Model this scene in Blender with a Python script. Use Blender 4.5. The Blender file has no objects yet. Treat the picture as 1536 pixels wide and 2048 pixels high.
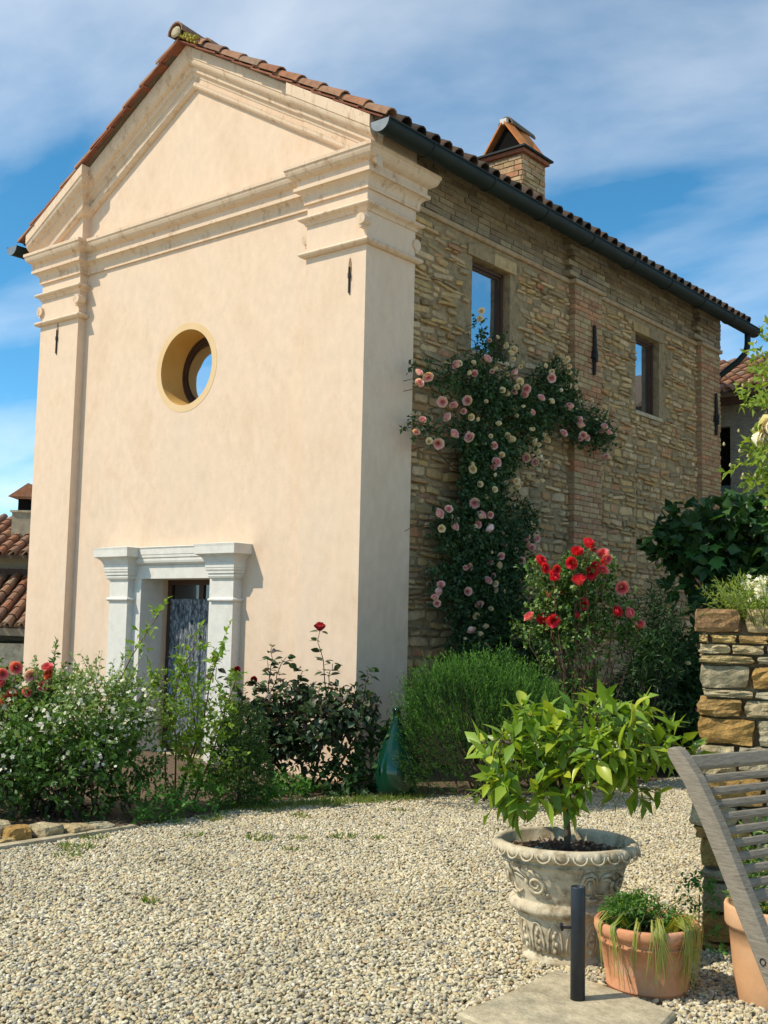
import bpy, math
import numpy as np
from mathutils import Matrix, Vector

# ---------------------------------------------------------------- camera, sky, sun, exposure
scene = bpy.context.scene
COL = scene.collection
R = math.radians
cam_d = bpy.data.cameras.new('camera'); cam = bpy.data.objects.new('camera', cam_d); COL.objects.link(cam)
cam_d.sensor_fit = 'VERTICAL'; cam_d.sensor_height = 36.0; cam_d.lens = 2240.24 / 2048 * 36
cam_d.clip_start = 0.05; cam_d.clip_end = 3000
FW = Vector((-0.631015, 0.769565, 0.097929)); RT = Vector((0.774433, 0.632298, 0.021283)); UP = Vector((0.045541, -0.08927, 0.994966))
mw = Matrix.Identity(4)
for i in range(3):
    mw[i][0] = RT[i]; mw[i][1] = UP[i]; mw[i][2] = -FW[i]
mw[0][3], mw[1][3], mw[2][3] = 7.3168, -8.5422, 1.6
cam.matrix_world = mw
scene.camera = cam

SUN = Vector((0.14, 0.21, -0.29)).normalized()          # the way the light travels
EL = math.asin(-SUN.z); AZ = math.atan2(-SUN.x, -SUN.y)
world = bpy.data.worlds.new('World'); scene.world = world; world.use_nodes = True
nt = world.node_tree; nt.nodes.clear()
def wn(t, **k):
    n = nt.nodes.new(t)
    for a, b in k.items(): setattr(n, a, b)
    return n
sky = wn('ShaderNodeTexSky', sky_type='NISHITA', sun_disc=False)
sky.sun_elevation = EL; sky.sun_rotation = AZ; sky.air_density = 0.9; sky.dust_density = 0.0; sky.ozone_density = 3.0; sky.altitude = 3000
tc = wn('ShaderNodeTexCoord')
sep = wn('ShaderNodeSeparateXYZ'); nt.links.new(tc.outputs['Generated'], sep.inputs[0])
dz = wn('ShaderNodeMath', operation='ADD'); nt.links.new(sep.outputs[2], dz.inputs[0]); dz.inputs[1].default_value = 0.16
mx = wn('ShaderNodeMath', operation='MAXIMUM'); nt.links.new(dz.outputs[0], mx.inputs[0]); mx.inputs[1].default_value = 0.05
inv = wn('ShaderNodeMath', operation='DIVIDE'); inv.inputs[0].default_value = 1.0; nt.links.new(mx.outputs[0], inv.inputs[1])
vs = wn('ShaderNodeVectorMath', operation='SCALE'); nt.links.new(tc.outputs['Generated'], vs.inputs[0]); nt.links.new(inv.outputs[0], vs.inputs['Scale'])
mp = wn('ShaderNodeMapping'); mp.inputs['Rotation'].default_value = (0, 0, R(38)); mp.inputs['Scale'].default_value = (0.75, 1.15, 0.6); mp.inputs['Location'].default_value = (5.15, 5.44, 18.11)
nt.links.new(vs.outputs[0], mp.inputs[0])
n1 = wn('ShaderNodeTexNoise'); n1.inputs['Scale'].default_value = 1.05; n1.inputs['Detail'].default_value = 8; n1.inputs['Roughness'].default_value = 0.52; n1.inputs['Distortion'].default_value = 0.25
nt.links.new(mp.outputs[0], n1.inputs['Vector'])
cr = wn('ShaderNodeValToRGB'); cr.color_ramp.elements[0].position = 0.445; cr.color_ramp.elements[0].color = (0, 0, 0, 1); cr.color_ramp.elements[1].position = 0.84; cr.color_ramp.elements[1].color = (1, 1, 1, 1)
nt.links.new(n1.outputs[0], cr.inputs[0])
hs = wn('ShaderNodeHueSaturation'); hs.inputs['Hue'].default_value = 0.48; hs.inputs['Saturation'].default_value = 1.22; hs.inputs['Value'].default_value = 1.0
nt.links.new(sky.outputs[0], hs.inputs['Color'])
cm = wn('ShaderNodeMixRGB'); cm.inputs['Color2'].default_value = (6.7, 6.75, 6.8, 1)
cf = wn('ShaderNodeMath', operation='MULTIPLY'); cf.inputs[1].default_value = 0.85
nt.links.new(cr.outputs[0], cf.inputs[0]); nt.links.new(cf.outputs[0], cm.inputs['Fac']); nt.links.new(hs.outputs[0], cm.inputs['Color1'])
bg = wn('ShaderNodeBackground'); bg.inputs['Strength'].default_value = 0.145
nt.links.new(cm.outputs[0], bg.inputs['Color'])
wo = wn('ShaderNodeOutputWorld'); nt.links.new(bg.outputs[0], wo.inputs['Surface'])

sl = bpy.data.lights.new('sun', 'SUN'); sl.energy = 3.35; sl.angle = R(0.53); sl.color = (1.0, 0.90, 0.735)
so = bpy.data.objects.new('sun', sl); COL.objects.link(so); so.location = (-12, -16, 24)
so.rotation_euler = SUN.to_track_quat('-Z', 'Y').to_euler()
scene.view_settings.view_transform = 'Standard'; scene.view_settings.look = 'None'
scene.view_settings.exposure = 0.50; scene.view_settings.gamma = 1.0; scene.view_settings.use_curve_mapping = False

# ---------------------------------------------------------------- object helpers
WL = {}
def props(o, label=None, cat=None, group=None, kind=None):
    if label: o['label'] = label
    if cat: o['category'] = cat
    if group: o['group'] = group
    if kind: o['kind'] = kind
    return o
def thing(name, label, cat, loc=(0, 0, 0), group=None):
    o = bpy.data.objects.new(name, None); COL.objects.link(o); o.location = loc; o.empty_display_size = 0.1
    WL[o.name] = Vector(loc)
    return props(o, label, cat, group)
def link(o, parent, wloc):
    COL.objects.link(o)
    if parent is not None: o.parent = parent
    WL[o.name] = Vector(wloc)
def mesh(name, V, F, mat=None, smooth=False, attr=None):
    me = bpy.data.meshes.new(name)
    V = np.asarray(V, dtype=np.float32).reshape(-1, 3)
    if isinstance(F, np.ndarray):
        n, k = F.shape
        me.vertices.add(len(V)); me.vertices.foreach_set('co', V.ravel())
        me.loops.add(n * k); me.loops.foreach_set('vertex_index', F.astype(np.int32).ravel())
        me.polygons.add(n); me.polygons.foreach_set('loop_start', np.arange(0, n * k, k, dtype=np.int32))
        me.update(calc_edges=True); me.validate()
    else:
        me.from_pydata(V.tolist(), [], [list(map(int, f)) for f in F])
        me.validate()
    if attr is not None:
        a = me.attributes.new('rnd', 'FLOAT', 'POINT'); a.data.foreach_set('value', np.asarray(attr, dtype=np.float32))
    if smooth: me.polygons.foreach_set('use_smooth', np.ones(len(me.polygons), dtype=bool))
    if mat is not None: me.materials.append(mat)
    me.update()
    return me
def ob(name, V, F, mat, parent=None, smooth=False, attr=None, kind=None, base=False):
    """mesh object from world coordinates, with its own origin"""
    V = np.asarray(V, dtype=np.float64).reshape(-1, 3)
    c = (V.min(0) + V.max(0)) / 2
    if base: c[2] = V[:, 2].min()
    me = mesh(name, V - c, F, mat, smooth, attr)
    o = bpy.data.objects.new(name, me)
    c = Vector(c)
    o.location = c - (WL[parent.name] if parent is not None else Vector((0, 0, 0)))
    link(o, parent, c)
    if kind: o['kind'] = kind
    return o
def inst(name, me, parent, M):
    """object sharing mesh data, placed by a world matrix"""
    o = bpy.data.objects.new(name, me)
    t = M.translation.copy()
    if parent is not None: M = Matrix.Translation(-WL[parent.name]) @ M
    o.matrix_basis = M
    link(o, parent, t)
    return o
def frame(loc, X, Y, Z, s=1.0):
    M = Matrix.Identity(4)
    sx, sy, sz = (s, s, s) if not hasattr(s, '__len__') else s
    for i in range(3):
        M[i][0] = X[i] * sx; M[i][1] = Y[i] * sy; M[i][2] = Z[i] * sz; M[i][3] = loc[i]
    return M

class MB:
    """collects shapes that belong to ONE part"""
    def __init__(s): s.V = []; s.F = []; s.A = []
    def add(s, V, F, a=0.5):
        k = len(s.V)
        s.V += [tuple(map(float, v)) for v in V]; s.F += [tuple(int(i) + k for i in f) for f in F]; s.A += [a] * len(V)
        return s
    def box(s, a, b, rnd=0.5):
        x0, y0, z0 = a; x1, y1, z1 = b
        V = [(x0,y0,z0),(x1,y0,z0),(x1,y1,z0),(x0,y1,z0),(x0,y0,z1),(x1,y0,z1),(x1,y1,z1),(x0,y1,z1)]
        return s.add(V, BOXF, rnd)
    def obox(s, c, X, Y, Z, size, rnd=0.5):
        c = np.array(c, float); X, Y, Z = (np.array(v, float) for v in (X, Y, Z))
        V = []
        for dz_ in (-.5, .5):
            for dx, dy in ((-.5,-.5),(.5,-.5),(.5,.5),(-.5,.5)):
                V.append(c + X*dx*size[0] + Y*dy*size[1] + Z*dz_*size[2])
        return s.add(V, BOXF, rnd)
    def tube(s, path, r, n=8, cap=True, rnd=0.5):
        V, F = tube(path, r, n, cap); return s.add(V, F, rnd)
    def lathe(s, prof, c, n=32, rnd=0.5, cap=True):
        V, F = lathe(prof, c, n, cap); return s.add(V, F, rnd)
    def build(s, name, mat, parent=None, smooth=False, kind=None, attr=False, base=False):
        return ob(name, s.V, s.F, mat, parent, smooth, s.A if attr else None, kind, base)
BOXF = [(0,3,2,1),(4,5,6,7),(0,1,5,4),(1,2,6,5),(2,3,7,6),(3,0,4,7)]
def unit(v):
    v = np.asarray(v, float); return v / (np.linalg.norm(v, axis=-1, keepdims=True) + 1e-12)
def tube(path, r, n=8, cap=True):
    P = np.asarray(path, float); m = len(P)
    r = np.broadcast_to(np.asarray(r, float), (m,)) if np.ndim(r) else np.full(m, float(r))
    T = unit(np.gradient(P, axis=0))
    ref = np.array([0, 0, 1.]) if abs(T[0][2]) < .9 else np.array([1., 0, 0])
    a = unit(np.cross(T[0], ref)); V = []
    for i in range(m):
        a = unit(a - T[i] * np.dot(a, T[i])); b = np.cross(T[i], a)
        for k in range(n):
            t = 2 * math.pi * k / n
            V.append(P[i] + r[i] * (math.cos(t) * a + math.sin(t) * b))
    F = [(i*n+k, i*n+(k+1) % n, (i+1)*n+(k+1) % n, (i+1)*n+k) for i in range(m-1) for k in range(n)]
    if cap: F += [tuple(range(n))[::-1], tuple(range((m-1)*n, m*n))]
    return V, F
def lathe(prof, c, n=32, cap=True):
    V = []; F = []
    for (r, z) in prof:
        for k in range(n):
            t = 2 * math.pi * k / n; V.append((c[0] + r*math.cos(t), c[1] + r*math.sin(t), c[2] + z))
    m = len(prof)
    F = [(i*n+k, i*n+(k+1) % n, (i+1)*n+(k+1) % n, (i+1)*n+k) for i in range(m-1) for k in range(n)]
    if cap: F += [tuple(range(n))[::-1], tuple(range((m-1)*n, m*n))]
    return V, F
def sweep(path, prof, zf=None):
    """moulding profile (outward, up) along a plan path; outward is the right-hand side; corners mitred"""
    P = np.asarray(path, float); m = len(P)
    d = unit(P[1:] - P[:-1]); N = np.stack([d[:, 1], -d[:, 0]], 1)
    V = []; k = len(prof)
    for i in range(m):
        if i == 0: mt = N[0]
        elif i == m-1: mt = N[-1]
        else: mt = (N[i-1] + N[i]) / (1 + np.dot(N[i-1], N[i]))
        for (o, z) in prof:
            q = P[i] + mt * o
            V.append((q[0], q[1], z + (zf(q[0]) if zf else 0)))
    F = []
    for i in range(m-1):
        for j in range(k):
            j2 = (j+1) % k
            F.append((i*k+j, (i+1)*k+j, (i+1)*k+j2, i*k+j2))
    F += [tuple(range(k)), tuple(range((m-1)*k, m*k))[::-1]]
    return V, F

# ---------------------------------------------------------------- materials
def M_(name, cols, src='noise', scale=3.0, rough=0.85, bump=0.0, bscale=40.0, spec=0.3, detail=5, dirt=None, dscale=1.2, trans=0.0, metal=0.0, mul=0.0, mscale=8.0, bdist=0.01, sub=None, stretch=None, const=False):
    m = bpy.data.materials.new(name); m.use_nodes = True
    t = m.node_tree; t.nodes.clear(); L = t.links
    def N(ty, **k):
        n = t.nodes.new(ty)
        for a, b in k.items(): setattr(n, a, b)
        return n
    geo = N('ShaderNodeNewGeometry'); pos = geo.outputs['Position']
    if stretch:
        mpn = N('ShaderNodeMapping'); mpn.inputs['Scale'].default_value = stretch; L.new(pos, mpn.inputs[0]); pos = mpn.outputs[0]
    ramp = N('ShaderNodeValToRGB'); el = ramp.color_ramp.elements
    while len(el) > 1: el.remove(el[-1])
    lo, hi = (0.32, 0.68) if src == 'noise' else (0.0, 1.0)
    for i, c in enumerate(cols):
        p = lo + (hi - lo) * i / max(1, len(cols) - (0 if const else 1))
        e = el[0] if i == 0 else el.new(p)
        e.position = p; e.color = (*c, 1)
    if const: ramp.color_ramp.interpolation = 'CONSTANT'
    nz = N('ShaderNodeTexNoise'); nz.inputs['Scale'].default_value = scale; nz.inputs['Detail'].default_value = detail; nz.inputs['Roughness'].default_value = 0.6
    L.new(pos, nz.inputs['Vector'])
    if src == 'noise': L.new(nz.outputs[0], ramp.inputs[0])
    elif src == 'attr':
        at = N('ShaderNodeAttribute', attribute_name='rnd'); L.new(at.outputs['Fac'], ramp.inputs[0])
    elif src == 'obj':
        oi = N('ShaderNodeObjectInfo'); L.new(oi.outputs['Random'], ramp.inputs[0])
    col = ramp.outputs[0]
    if mul > 0:
        n3 = N('ShaderNodeTexNoise'); n3.inputs['Scale'].default_value = mscale; n3.inputs['Detail'].default_value = 6; n3.inputs['Roughness'].default_value = 0.65; L.new(pos, n3.inputs['Vector'])
        mr = N('ShaderNodeMapRange'); mr.inputs[1].default_value = 0.3; mr.inputs[2].default_value = 0.7; mr.inputs[3].default_value = 1 - mul; mr.inputs[4].default_value = 1 + mul * 0.6
        L.new(n3.outputs[0], mr.inputs[0])
        mm = N('ShaderNodeMixRGB', blend_type='MULTIPLY'); mm.inputs['Fac'].default_value = 1; L.new(col, mm.inputs['Color1']); L.new(mr.outputs[0], mm.inputs['Color2']); col = mm.outputs[0]
    if dirt:
        n4 = N('ShaderNodeTexNoise'); n4.inputs['Scale'].default_value = dscale; n4.inputs['Detail'].default_value = 8; n4.inputs['Roughness'].default_value = 0.7; L.new(pos, n4.inputs['Vector'])
        r4 = N('ShaderNodeMapRange'); r4.inputs[1].default_value = dirt[1]; r4.inputs[2].default_value = dirt[2]; r4.inputs[4].default_value = dirt[3]
        L.new(n4.outputs[0], r4.inputs[0])
        md = N('ShaderNodeMixRGB'); L.new(r4.outputs[0], md.inputs['Fac']); L.new(col, md.inputs['Color1']); md.inputs['Color2'].default_value = (*dirt[0], 1); col = md.outputs[0]
    b = N('ShaderNodeBsdfPrincipled'); L.new(col, b.inputs['Base Color'])
    b.inputs['Roughness'].default_value = rough; b.inputs['Specular IOR Level'].default_value = spec; b.inputs['Metallic'].default_value = metal
    if bump > 0:
        n2 = N('ShaderNodeTexNoise'); n2.inputs['Scale'].default_value = bscale; n2.inputs['Detail'].default_value = 6; n2.inputs['Roughness'].default_value = 0.65; L.new(pos, n2.inputs['Vector'])
        bp = N('ShaderNodeBump'); bp.inputs['Strength'].default_value = bump; bp.inputs['Distance'].default_value = bdist; L.new(n2.outputs[0], bp.inputs['Height']); L.new(bp.outputs[0], b.inputs['Normal'])
    out = N('ShaderNodeOutputMaterial'); sh = b.outputs[0]
    if trans > 0:
        tr = N('ShaderNodeBsdfTranslucent')
        br = N('ShaderNodeMixRGB', blend_type='MULTIPLY'); br.inputs['Fac'].default_value = 1; br.inputs['Color2'].default_value = (1.6, 1.5, 0.6, 1); L.new(col, br.inputs['Color1']); L.new(br.outputs[0], tr.inputs['Color'])
        mxs = N('ShaderNodeMixShader'); mxs.inputs[0].default_value = trans; L.new(sh, mxs.inputs[1]); L.new(tr.outputs[0], mxs.inputs[2]); sh = mxs.outputs[0]
    L.new(sh, out.inputs['Surface'])
    return m
def glass_mirror(name, base, fac, rough=0.02, tint=(1, 1, 1)):
    m = bpy.data.materials.new(name); m.use_nodes = True; t = m.node_tree; t.nodes.clear(); L = t.links
    d = t.nodes.new('ShaderNodeBsdfPrincipled'); d.inputs['Base Color'].default_value = (*base, 1); d.inputs['Roughness'].default_value = 0.2
    g = t.nodes.new('ShaderNodeBsdfGlossy'); g.inputs['Color'].default_value = (*tint, 1); g.inputs['Roughness'].default_value = rough
    geo = t.nodes.new('ShaderNodeNewGeometry'); nz = t.nodes.new('ShaderNodeTexNoise'); nz.inputs['Scale'].default_value = 2.5; L.new(geo.outputs['Position'], nz.inputs['Vector'])
    bp = t.nodes.new('ShaderNodeBump'); bp.inputs['Strength'].default_value = 0.15; bp.inputs['Distance'].default_value = 0.02; L.new(nz.outputs[0], bp.inputs['Height']); L.new(bp.outputs[0], g.inputs['Normal'])
    x = t.nodes.new('ShaderNodeMixShader'); x.inputs[0].default_value = fac; L.new(d.outputs[0], x.inputs[1]); L.new(g.outputs[0], x.inputs[2])
    o = t.nodes.new('ShaderNodeOutputMaterial'); L.new(x.outputs[0], o.inputs['Surface'])
    return m
PLASTER = M_('plaster', [(.67,.50,.355),(.715,.548,.40),(.69,.54,.405)], scale=1.1, rough=.92, bump=.3, bscale=55, spec=.12, mul=.07, mscale=9, bdist=.008, dirt=((.56,.40,.25), .55, .72, .42), dscale=2.6, stretch=(1.1,1.1,.75))
PLASTER_CORN = M_('cornice_plaster', [(.675,.505,.355),(.72,.558,.405)], scale=2.2, rough=.92, bump=.35, bscale=30, spec=.15, mul=.08, mscale=6, bdist=.008, dirt=((.36,.22,.12), .52, .68, .75), dscale=6, stretch=(1.6,1.6,.6))
OCHRE = M_('ochre_plaster', [(.66,.46,.245),(.70,.51,.29)], scale=3, rough=.9, bump=.15, spec=.15)
REVEAL = M_('reveal_plaster', [(.58,.33,.09),(.63,.38,.12)], scale=3, rough=.9, bump=.15, spec=.15)
WHITESTONE = M_('white_stone', [(.60,.575,.51),(.68,.655,.585),(.63,.605,.545)], scale=5, rough=.8, bump=.3, bscale=45, spec=.25, mul=.08, mscale=7, bdist=.006, dirt=((.50,.45,.36), .58, .75, .6), dscale=4)
MORTAR = M_('mortar', [(0.235,0.176,0.098),(0.352,0.265,0.153),(0.277,0.203,0.114)], scale=5, rough=.95, bump=.9, bscale=24, spec=.1, bdist=.03, mul=.3, mscale=9)
STONECOLS = [(0.411,0.295,0.153),(0.549,0.393,0.205),(0.274,0.206,0.119),(0.628,0.462,0.265),(0.435,0.285,0.119),(0.343,0.266,0.162),(0.537,0.364,0.153),(0.217,0.163,0.094),(0.503,0.373,0.222),(0.479,0.266,0.128),(0.332,0.236,0.111),(0.594,0.442,0.281)]
STONE = M_('rubble_stone', STONECOLS, src='attr', rough=.9, bump=.8, bscale=26, spec=.15, bdist=.015, mul=.28, mscale=11, dirt=((.40,.34,.21), .56, .72, .5), dscale=7)
BRICK = M_('brick', [(0.440,0.196,0.108),(0.506,0.265,0.144),(0.396,0.245,0.135),(0.495,0.323,0.180),(0.418,0.314,0.171),(0.341,0.176,0.099),(0.473,0.353,0.207)], src='attr', rough=.92, bump=.7, bscale=35, spec=.12, bdist=.012, mul=.3, mscale=14, dirt=((.40,.34,.23), .54, .72, .65), dscale=8)
TILE = M_('clay_tile', [(.24,.11,.065),(.33,.15,.08),(.28,.17,.11),(.36,.19,.11),(.22,.13,.09),(.34,.23,.15)], src='obj', rough=.9, bump=.4, bscale=40, spec=.12, mul=.3, mscale=12, dirt=((.20,.16,.11), .58, .72, .7), dscale=9)
TILE_S = M_('clay_tile_far', [(.30,.13,.075),(.38,.17,.09),(.34,.19,.12),(.42,.21,.12)], scale=4, rough=.9, bump=.3, bscale=40, spec=.12, mul=.3, mscale=12)
VERGE = M_('verge_clay', [(.26,.10,.06),(.20,.075,.045),(.32,.14,.08)], src='obj', rough=.9, bump=.3, bscale=50, spec=.12, mul=.25, mscale=14)
CLAYHOT = M_('orange_clay', [(.50,.17,.05),(.56,.22,.07)], scale=5, rough=.85, bump=.2, spec=.2, mul=.2)
DARKMETAL = M_('dark_gutter_metal', [(.007,.014,.013),(.014,.023,.021)], scale=3, rough=.6, spec=.25, bump=.05, bscale=8)
ZINC = M_('zinc_cap', [(.16,.18,.19),(.22,.24,.25)], scale=9, rough=.5, spec=.5, metal=.3)
TILE_DARK = M_('dark_eave_tile', [(.035,.030,.026),(.06,.045,.035),(.10,.065,.045),(.05,.05,.045)], src='obj', rough=.92, bump=.4, bscale=40, spec=.12, mul=.3, mscale=14)  # darker clay colours, used for the eave row
IRON = M_('iron', [(.010,.010,.011),(.022,.018,.016)], scale=20, rough=.7, spec=.4, bump=.3)
RUSTPLASTER = M_('stained_plaster_slot', [(.34,.22,.12),(.20,.13,.08)], scale=14, rough=.95, bump=.5)
WOODDARK = M_('dark_window_wood', [(.055,.028,.018),(.085,.045,.028)], scale=9, rough=.6, spec=.3, stretch=(6,6,.6))
PANE = glass_mirror('window_glass', (.02,.03,.035), .55, .015, (.92,.96,1))
PANE_RND = glass_mirror('round_glass', (.01,.03,.05), .62, .01, (.85,.95,1))
PANE_DOOR = glass_mirror('door_glass', (.006,.007,.008), .06, .03)
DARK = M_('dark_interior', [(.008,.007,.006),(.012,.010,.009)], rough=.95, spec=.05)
DECK = M_('roof_underlay', [(.10,.075,.05),(.14,.10,.07)], scale=5, rough=.95)
WOODGREY = M_('weathered_teak', [(0.155,0.129,0.093),(0.273,0.235,0.178),(0.210,0.178,0.132),(0.310,0.271,0.212)], scale=6, rough=.85, spec=.2, bump=.5, bscale=25, bdist=.004, mul=.2, mscale=18, stretch=(1.5,1.5,14))
TERRA = M_('terracotta', [(.52,.22,.10),(.60,.28,.14),(.47,.22,.12)], scale=7, rough=.88, bump=.3, bscale=50, spec=.15, mul=.22, mscale=7, dirt=((.60,.46,.34), .54, .72, .6), dscale=5)
TERRA2 = M_('pale_terracotta', [(.62,.34,.17),(.67,.40,.22)], scale=4, rough=.85, bump=.15, bscale=60, spec=.2, mul=.1, mscale=6)
URN = M_('urn_cast_stone', [(.46,.37,.23),(.60,.52,.37),(.52,.44,.30),(.64,.56,.41)], scale=7, rough=.88, bump=.5, bscale=60, spec=.2, bdist=.006, mul=.12, mscale=12, dirt=((.17,.12,.06), .49, .64, .8), dscale=9)
SOIL = M_('soil', [(.035,.018,.010),(.06,.032,.018),(.02,.012,.008)], scale=60, rough=.95, bump=1.0, bscale=50, bdist=.03)
BARKMULCH = M_('bark_chips', [(.16,.07,.03),(.30,.20,.12),(.08,.04,.02),(.42,.36,.28)], src='attr', rough=.9)
POLE = M_('blue_black_steel', [(.012,.018,.026),(.02,.028,.038)], scale=15, rough=.45, spec=.5, bump=.06, bscale=60, dirt=((.10,.09,.08), .70, .80, .6), dscale=30)
SLAB = M_('sandstone_slab', [(.40,.34,.22),(.50,.43,.29),(.35,.31,.21)], scale=5, rough=.9, bump=.9, bscale=22, spec=.15, bdist=.015, mul=.3, mscale=14, dirt=((.24,.20,.13), .55, .68, .6), dscale=6)
GRAVELBASE = M_('gravel_gap_shade', [(.16,.14,.10),(.22,.195,.14),(.12,.105,.075)], scale=60, rough=.98, bump=.8, bscale=90, bdist=.02)  # dark colour stands in for the shadow between the pebbles
DRYEARTH = M_('dry_earth', [(.36,.30,.20),(.44,.37,.25)], scale=12, rough=.98, bump=.6)
GROUND = M_('ground_earth', [(.44,.385,.255),(.54,.475,.325),(.36,.315,.21)], scale=45, rough=.98, bump=.8, bscale=70, bdist=.02)
BEDSOIL = M_('bed_soil', [(0.102,0.072,0.045),(0.170,0.120,0.075),(0.068,0.048,0.030)], scale=25, rough=.98, bump=1, bscale=30, bdist=.03)
WALLSTONE = M_('dry_wall_stone', [(.28,.15,.09),(.52,.36,.13),(.55,.47,.29),(.46,.27,.08),(.40,.36,.24),(.57,.49,.31),(.38,.26,.08),(.28,.26,.18)], src='attr', rough=.9, bump=1.0, bscale=20, spec=.12, bdist=.045, mul=.45, mscale=15, dirt=((.46,.26,.07), .60, .72, .6), dscale=6)
GREENGLASS = M_('green_glass', [(.003,.026,.014),(.005,.040,.020)], scale=3, rough=.08, spec=.5)
LACE = M_('lace_curtain', [(.03,.036,.042),(.13,.15,.165),(.42,.44,.46)], scale=14, rough=.95, stretch=(5,1,1.2), mul=.3, mscale=30)
BARK = M_('bark', [(.07,.05,.035),(.12,.09,.06)], scale=30, rough=.9, bump=.4)
GREENSTEM = M_('green_stem', [(.10,.13,.04),(.14,.16,.05)], scale=20, rough=.7)
REDSTEM = M_('red_stem', [(.16,.06,.04),(.12,.09,.04)], scale=10, rough=.7)
def LEAF(name, cols, trans=.3, rough=.5, spec=.35, src='attr'):
    return M_(name, cols, src=src, rough=rough, spec=spec, trans=trans)

# ---------------------------------------------------------------- ground
def sheet(name, poly, z, mat, kind=None, label=None, cat=None):
    o = ob(name, [(x, y, z) for x, y in poly], [tuple(range(len(poly)))], mat)
    return props(o, label, cat, None, kind)
sheet('ground', [(-900,-900),(900,-900),(900,900),(-900,900)], -0.004, GROUND, 'structure', 'earth ground under and around the gravel courtyard', 'ground')
GRAV = [(7.2,-7.2),(3.4,-8.2),(-.6,-7.4),(-3.0,-4.6),(-.4,-4.45),(0.30,-4.0),(0.34,-3.0),(0.35,-2.4),(0.25,-1.3),(0.55,-.45),(1.1,.15),(1.75,.75),(2.0,1.9),(2.0,4.5),(3.6,5.0),(5.0,-2.2),(7.4,-3.2)]
sheet('planting_bed', [(-6.2,-4.2),(0.28,-3.95),(.32,-2.4),(.22,-1.3),(.5,-.5),(1.1,.1),(1.9,.7),(2.1,4.6),(2.1,9.5),(-.1,9.5),(-.1,.2),(-6.2,.2)], 0.012, BEDSOIL, 'structure', 'dark soil of the planting bed along the house', 'soil')
# gravel: pebbles scattered by geometry nodes
def pebble_material():
    m = bpy.data.materials.new('pebbles'); m.use_nodes = True; t = m.node_tree; L = t.links
    b = t.nodes['Principled BSDF']; b.inputs['Roughness'].default_value = .85; b.inputs['Specular IOR Level'].default_value = .25
    oi = t.nodes.new('ShaderNodeObjectInfo'); r = t.nodes.new('ShaderNodeValToRGB'); e = r.color_ramp.elements
    cols = [(.47,.41,.255),(.55,.485,.32),(.41,.36,.235),(.59,.53,.37),(.36,.325,.24),(.52,.43,.245),(.63,.58,.45),(.43,.32,.19),(.57,.50,.32),(.30,.285,.24)]
    while len(e) > 1: e.remove(e[-1])
    for i, c in enumerate(cols):
        x = e[0] if i == 0 else e.new(i / len(cols)); x.position = i / len(cols); x.color = (*c, 1)
    r.color_ramp.interpolation = 'CONSTANT'
    L.new(oi.outputs['Random'], r.inputs[0])
    g = t.nodes.new('ShaderNodeNewGeometry'); n = t.nodes.new('ShaderNodeTexNoise'); n.inputs['Scale'].default_value = 90; L.new(g.outputs['Position'], n.inputs['Vector'])
    mr = t.nodes.new('ShaderNodeMapRange'); mr.inputs[3].default_value = .8; mr.inputs[4].default_value = 1.2; L.new(n.outputs[0], mr.inputs[0])
    mm = t.nodes.new('ShaderNodeMixRGB'); mm.blend_type = 'MULTIPLY'; mm.inputs['Fac'].default_value = 1; L.new(r.outputs[0], mm.inputs['Color1']); L.new(mr.outputs[0], mm.inputs['Color2']); n5 = t.nodes.new('ShaderNodeTexNoise'); n5.inputs['Scale'].default_value = 1.3; n5.inputs['Detail'].default_value = 4; L.new(g.outputs['Position'], n5.inputs['Vector'])
    m5 = t.nodes.new('ShaderNodeMapRange'); m5.inputs[1].default_value = .32; m5.inputs[2].default_value = .68; m5.inputs[3].default_value = .90; m5.inputs[4].default_value = 1.13; L.new(n5.outputs[0], m5.inputs[0])
    m6 = t.nodes.new('ShaderNodeMixRGB'); m6.blend_type = 'MULTIPLY'; m6.inputs['Fac'].default_value = 1; L.new(mm.outputs[0], m6.inputs['Color1']); L.new(m5.outputs[0], m6.inputs['Color2']); L.new(m6.outputs[0], b.inputs['Base Color'])
    bp = t.nodes.new('ShaderNodeBump'); bp.inputs['Strength'].default_value = .4; bp.inputs['Distance'].default_value = .004; L.new(n.outputs[0], bp.inputs['Height']); L.new(bp.outputs[0], b.inputs['Normal'])
    return m
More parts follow.
